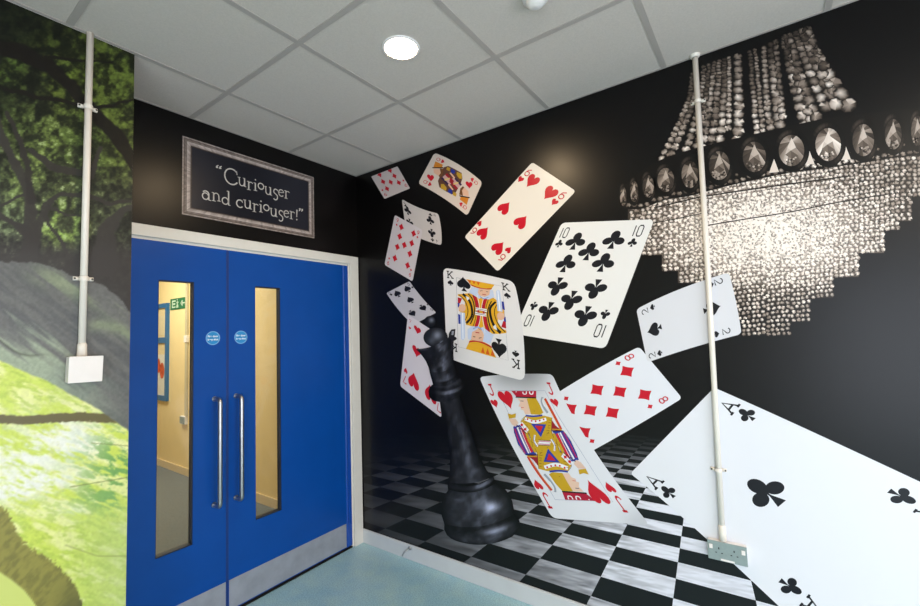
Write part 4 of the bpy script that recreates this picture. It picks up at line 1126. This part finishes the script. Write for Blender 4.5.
# whimsical serif letters, unit = x height
def arc(cx, cy, rx, ry, a0, a1, n=10): return circ(cx, cy, rx, ry, a0, a1, n)
LT = {
 'C': (1.75, [(arc(.95, .95, .85, 1.0, 40, 325, 18), .19), ([(1.55, 1.82), (1.62, 1.35)], .14)]),
 'u': (1.12, [([(.15, 1.0), (.17, .35)] + arc(.47, .33, .30, .33, 190, 330, 6) + [(.80, .5)], .15), ([(.82, 1.05), (.84, .0)], .2), ([(-.05, 1.0), (.3, 1.02)], .1), ([(.62, 1.04), (.9, 1.05)], .1), ([(.7, .02), (1.05, 0)], .1)]),
 'r': (.88, [([(.25, 1.02), (.25, -.05)], .2), (arc(.55, .62, .30, .38, 180, 40, 7), .13), ([(.0, 1.0), (.3, 1.04)], .1), ([(.02, -.05), (.5, -.05)], .1)]),
 'i': (.55, [([(.25, 1.0), (.25, 0)], .2), ([(.02, 1.0), (.3, 1.0)], .1), ([(.02, 0), (.5, 0)], .1), ([(.2, 1.42), (.34, 1.48)], .2)]),
 'o': (.98, [(arc(.46, .62, .38, .40, 0, 360, 18), .16)]),
 's': (.82, [([(.75, .85), (.72, 1.05)], .12), (arc(.46, .72, .28, .34, 50, 215, 9) + arc(.40, -.02, .32, .42, 40, -140, 11), .17)]),
 'e': (.92, [(arc(.46, .48, .38, .46, 15, 320, 16), .16), ([(.10, .5), (.83, .62)], .12)]),
 'a': (1.15, [(arc(.45, .42, .34, .40, 20, 350, 14), .15), (arc(.48, .72, .34, .34, 150, 10, 8) + [(.83, .05)], .17), ([(.80, .05), (1.08, .0)], .1)]),
 'n': (1.12, [([(.22, 1.0), (.22, 0)], .18), (arc(.52, .62, .30, .40, 175, 0, 9) + [(.83, .25), (.84, .12)], .14), ([(.0, 1.0), (.25, 1.0)], .1), ([(.0, 0), (.45, 0)], .1), ([(.62, .1), (1.02, .1)], .1)]),
 'd': (1.12, [(arc(.44, .42, .36, .42, 0, 360, 16), .15), ([(.84, 1.75), (.84, -.02)], .19), ([(.62, 1.7), (.86, 1.76)], .1), ([(.8, -.02), (1.06, -.02)], .1)]),
 'c': (.98, [(arc(.5, .48, .42, .48, 45, 320, 14), .17), ([(.78, .95), (.82, .68)], .12)]),
 '!': (.5, [([(.28, 1.5), (.24, .42)], [.24, .12]), (arc(.24, .06, .06, .06, 0, 360, 8), .13)]),
 '“': (.95, [([(.30, 1.95), (.12, 1.75), (.16, 1.55)], [.06, .14, .24]), ([(.68, 1.95), (.50, 1.75), (.54, 1.55)], [.06, .14, .24])]),
 '”': (.85, [([(.22, 1.75), (.26, 1.55), (.08, 1.32)], [.24, .14, .05]), ([(.60, 1.75), (.64, 1.55), (.46, 1.32)], [.24, .14, .05])]),
 ' ': (.62, [])}
def write(txt, x0, x1, base, xh, dips):
    adv = sum(LT[t][0] for t in txt); k_ = (x1 - x0) / adv; x = x0
    for n_, t in enumerate(txt):
        wd, st = LT[t]; dy = dips.get(n_, 0) * xh
        if st:
            i = Ink('door')
            for pts, w_ in st:
                P = [(x + p[0] * k_, base + dy + p[1] * xh) for p in pts]
                ww = [q * xh * (1.35 if t in '“”' else .9) for q in w_] if isinstance(w_, list) else w_ * xh * .84
                for n2, q in enumerate(ribbon(P, ww)): i.poly(q, rgb(196, 192, 186), 4 + .4 * (n2 % 3))
            i.build('letter', qs)
        x += wd * k_
write('“Curiouser', -1.045, -.572, 2.432, .047, {2: .12, 3: -.1, 4: -.05, 5: .1, 6: -.15, 7: -.2, 8: .05, 9: 0})
write('and curiouser!”', -1.122, -.470, 2.302, .047, {0: .05, 1: .12, 2: .0, 5: .1, 6: -.1, 8: .12, 9: -.2, 10: -.25, 11: .02, 12: 0, 13: -.05})

# ------------------------------------------------------------------ woodland mural on the left wall
def dist_line(X, Y, pts):
    d = np.full(X.shape, 1e9)
    for (x0, y0, w0), (x1, y1, w1) in zip(pts, pts[1:]):
        dx, dy = x1 - x0, y1 - y0; L = dx * dx + dy * dy
        t = np.clip(((X - x0) * dx + (Y - y0) * dy) / L, 0, 1)
        dd = np.hypot(X - x0 - t * dx, Y - y0 - t * dy) / ((w0 + (w1 - w0) * t) / 2)
        d = np.minimum(d, dd)
    return d
def mixc(C, c, a):
    a = np.clip(a, 0, 1)[..., None]; return C * (1 - a) + np.array(c, float) * a
def woodland(X, Y):
    n1_ = fbm(X * .05 + 3, Y * .05, 5); n2_ = fbm(X * .16, Y * .16 + 9, 5); n3_ = fbm(X * .4 + 50, Y * .4, 3)
    C = np.zeros(X.shape + (3,)) + np.array((22, 25, 18.))
    haze = sstep(110, 240, Y); C = mixc(C, (74, 72, 66), haze * .8)
    # foliage
    for (x, y, r, s_, col) in ((92, 82, 52, 1.0, (104, 118, 44)), (70, 60, 26, .7, (88, 104, 40)), (8, 72, 20, .8, (88, 110, 44)), (20, 20, 30, .25, (40, 50, 24)), (115, 95, 40, .9, (96, 112, 48)), (125, 150, 30, .9, (110, 126, 52)), (45, 152, 34, 1.0, (138, 156, 80)), (15, 128, 26, .7, (84, 100, 48)), (82, 150, 30, .8, (90, 110, 50)), (60, 224, 24, 1.2, (150, 178, 88)), (8, 200, 22, 1.1, (140, 160, 96)), (12, 218, 20, .9, (120, 136, 96)), (115, 205, 34, .5, (98, 108, 66)), (24, 180, 20, .7, (120, 140, 74)), (120, 235, 30, .3, (86, 92, 70))):
        m_ = np.exp(-((X - x) ** 2 + (Y - y) ** 2) / (r * r)) * s_
        C = mixc(C, col, m_ * (.22 + .95 * sstep(.40, .66, n2_ * .6 + n1_ * .4)) * (.75 + .5 * n3_))
    C = C * ((.62 + .56 * n3_) * (.70 + .40 * sstep(.28, .68, n2_)))[..., None]
    # pale sky gaps through leaves
    g_ = sstep(.60, .72, n2_) * sstep(.5, .62, n3_) * sstep(90, 160, Y) * np.exp(-((X - 50) / 60) ** 2)
    C = mixc(C, (176, 190, 140), g_ * .8)
    # branches
    dark = (24, 20, 17); hz = lambda c_, k_: tuple(t + 34 * k_ for t in c_)
    for pts, col in (([(-30, 40, 16), (18, 52, 15), (50, 66, 13), (80, 98, 12), (104, 122, 13), (140, 168, 15)], dark),
                     ([(0, 88, 4), (45, 98, 4), (82, 105, 3), (110, 107, 3), (136, 98, 2)], dark), ([(46, 56, 3), (80, 60, 3), (112, 62, 2)], dark),
                     ([(26, 275, 20), (30, 240, 15), (31, 205, 12), (26, 185, 10), (12, 160, 9), (-4, 120, 8)], hz(dark, 1)),
                     ([(31, 200, 9), (28, 170, 7), (20, 140, 6), (8, 115, 5)], hz(dark, .8)), ([(36, 240, 9), (46, 205, 7), (60, 196, 5), (86, 196, 4)], hz(dark, 1)),
                     ([(44, 214, 4), (58, 238, 4), (70, 256, 3)], hz(dark, 1)), ([(28, 232, 9), (10, 222, 6), (-6, 212, 6)], hz(dark, 1)), ([(90, 196, 4), (110, 205, 4), (136, 200, 3)], hz(dark, 1)),
                     ([(104, 262, 30), (106, 232, 16), (122, 212, 6), (136, 205, 4)], hz(dark, 1.1)), ([(30, 150, 5), (50, 165, 8), (90, 176, 8), (100, 150, 5)], hz(dark, .9)), ([(0, 205, 3), (24, 196, 3)], hz(dark, 1)), ([(48, 206, 3), (66, 214, 2), (84, 216, 2)], hz(dark, 1))):
        d = dist_line(X + (n2_ - .5) * 5, Y + (n1_ - .5) * 8, pts)
        C = mixc(C, col, sstep(1.15, .85, d) * .95)
    lowdark = sstep(236, 258, Y + 6 * (n1_ - .5)); C = mixc(C, (66, 62, 60), lowdark * .85)
    # yellow green glade
    st = fbm(X * .035 + Y * .02, Y * .11 - X * .05 + 40, 5); st2 = fbm(X * .10 + Y * .05, Y * .30 - X * .12, 4)
    G = np.zeros(C.shape) + np.array((202, 218, 96.))
    G = mixc(G, (226, 230, 150), sstep(.45, .62, st)); G = mixc(G, (176, 198, 78), sstep(.52, .66, st2) * .8)
    wl = np.exp(-(((X - 20) / 60) ** 2 + ((Y - 462 + (X - 20) * .1) / 42) ** 2)) + .8 * np.exp(-(((X - 78) / 34) ** 2 + ((Y - 438) / 22) ** 2)) + .9 * np.exp(-(((X - 20) / 60) ** 2 + ((Y - 492 + X * .18) / 9) ** 2)) + .5 * np.exp(-(((X - 75) / 18) ** 2 + ((Y - 512) / 9) ** 2))
    G = mixc(G, (236, 238, 226), np.clip(wl * sstep(.34, .60, st2 * .5 + st * .5), 0, 1))
    gr = np.exp(-(((X - 120) / 36) ** 2 + ((Y - 468) / 36) ** 2)) + .5 * np.exp(-(((X - 105) / 30) ** 2 + ((Y - 500) / 12) ** 2))
    G = mixc(G, (120, 166, 92), gr * sstep(.42, .6, st2) * 1.1); G = mixc(G, (176, 196, 128), sstep(470, 540, Y) * sstep(40, 125, X) * .6)
    low = sstep(385, 300, Y)
    G = G * (.94 + .12 * n3_)[..., None]
    # thin twigs in the glade
    for pts in ([(70, 487, 1.0), (100, 482, 1), (136, 476, 1)], [(66, 545, .8), (98, 556, .8), (130, 556, .8)], [(92, 443, .8), (130, 446, .8)]):
        G = mixc(G, (130, 140, 80), sstep(1.6, .7, dist_line(X, Y, pts)) * .7)
    ybr = 419 - 3.5 * np.exp(-((X - 80) / 40) ** 2) + 1.5 * sstep(0, 20, X)
    br = sstep(5.2, 3.6, np.abs(Y - ybr) + (n3_ - .5) * 2.5) * sstep(122, 112, X)
    G = mixc(G, (104, 96, 62), br)
    # trunk root at the bottom left, with ragged bark edge
    yt = np.interp(X, (-60, 0, 8, 15, 22, 30, 45, 55, 62, 70, 76, 82, 86), (470, 506, 512, 528, 540, 548, 556, 562, 570, 578, 588, 600, 640))
    rag = (fbm(X * .9, Y * .45 + 7, 3) - .5) * 18
    inside = sstep(-1.5, 1.5, Y - yt + rag * .6)
    B = mixc(np.zeros(C.shape) + np.array((146, 142, 74.)), (100, 96, 54), sstep(.4, .65, fbm(X * .10 + Y * .12, Y * .05 - X * .08, 4)) * .8)
    B = mixc(np.zeros(C.shape) + np.array((148, 142, 72.)), (110, 106, 58), sstep(.35, .75, fbm(X * .22 + Y * .20, Y * .06 - X * .10, 4)) * .6)
    B = mixc(B, (92, 92, 54), sstep(40, 84, X) * sstep(560, 610, Y) * .8)
    G = mixc(G, B, inside) if False else G * (1 - inside[..., None]) + B * inside[..., None]
    yl = np.interp(X, (-60, 0, 12, 24, 32, 40, 46), (560, 572, 580, 590, 600, 612, 640))
    G = mixc(G, (206, 216, 122), sstep(-1.5, 1.5, Y - yl))
    # great grey trunk crossing the picture
    up = np.interp(X, (-60, 0, 30, 55, 72, 100, 120, 134, 160), (262, 262, 262, 267, 276, 284, 298, 318, 350)) + (n2_ - .5) * 6
    dn_ = np.interp(X, (-60, 0, 20, 45, 66, 90, 108, 134, 160), (335, 360, 370, 380, 392, 404, 416, 434, 450))
    t = np.clip((Y - up) / (dn_ - up), 0, 1)
    sk_ = fbm(X * .06 - Y * .05, Y * .14 + X * -.10 + 20, 5)
    T = np.zeros(C.shape) + np.array((106, 106, 104.))
    T = mixc(T, (84, 86, 88), sstep(.38, .66, sk_) * .6)
    T = mixc(T, (158, 170, 146), sstep(.60, .9, t + (sk_ - .5) * .7) * sstep(150, 30, X) * .95)
    rg = np.exp(-((t - .10) / .10) ** 2) * sstep(10, 60, X)
    T = mixc(T, (142, 152, 124), rg * sstep(.35, .6, sk_) * .9)
    T = mixc(T, (142, 154, 122), np.exp(-((t - .28 + (X - 110) * .004) / .05) ** 2) * sstep(78, 100, X) * .7)
    T = T * (.9 + .2 * n3_)[..., None]
    c2_ = np.exp(-((t - .80 - .05 * np.sin(X * .08)) / .012) ** 2) * sstep(60, 20, X); T = mixc(T, (70, 74, 60), c2_ * .6)
    it = sstep(-1, 1, Y - up); C = C * (1 - it[..., None]) + T * it[..., None]
    ig = sstep(-1.2, 1.2, Y - dn_ + (n2_ - .5) * 3); C = C * (1 - ig[..., None]) + G * ig[..., None]
    return np.clip(C, 0, 255)
nx_, nz_ = 300, 800
xs = np.linspace(-2.75, -1.5652, nx_); zs = np.linspace(.10, ROOM_H - .0045, nz_)
WX, WZ = np.meshgrid(xs, zs)
PX, PY = to_pixel('left', WX, WZ)
CC = woodland(PX, PY) / 255.0
CC = np.where(CC <= .04045, CC / 12.92, ((CC + .055) / 1.055) ** 2.4)
me = bpy.data.meshes.new('woodland_mural')
V = np.stack([WX, np.full(WX.shape, -.4006), WZ], -1).reshape(-1, 3)
idx = np.arange(nx_ * nz_).reshape(nz_, nx_)
F = np.stack([idx[:-1, :-1], idx[:-1, 1:], idx[1:, 1:], idx[1:, :-1]], -1).reshape(-1, 4)
me.vertices.add(len(V)); me.vertices.foreach_set('co', V.astype('f').ravel())
me.loops.add(F.size); me.loops.foreach_set('vertex_index', F.ravel().astype('i'))
me.polygons.add(len(F)); me.polygons.foreach_set('loop_start', (np.arange(len(F)) * 4).astype('i')); me.polygons.foreach_set('loop_total', np.full(len(F), 4, 'i'))
me.update(); me.validate()
at = me.color_attributes.new('Col', 'FLOAT_COLOR', 'POINT'); arr = np.ones((len(V), 4), 'f'); arr[:, :3] = CC.reshape(-1, 3); at.data.foreach_set('color', arr.ravel())
me.materials.append(M_PRINT)
wm = bpy.data.objects.new('woodland_mural', me); COL.objects.link(wm)
props(wm, 'green woodland mural of old trees and sunlit leaves on the left wall', 'mural')
setorigin(wm, (-2.1, -.4, .1))
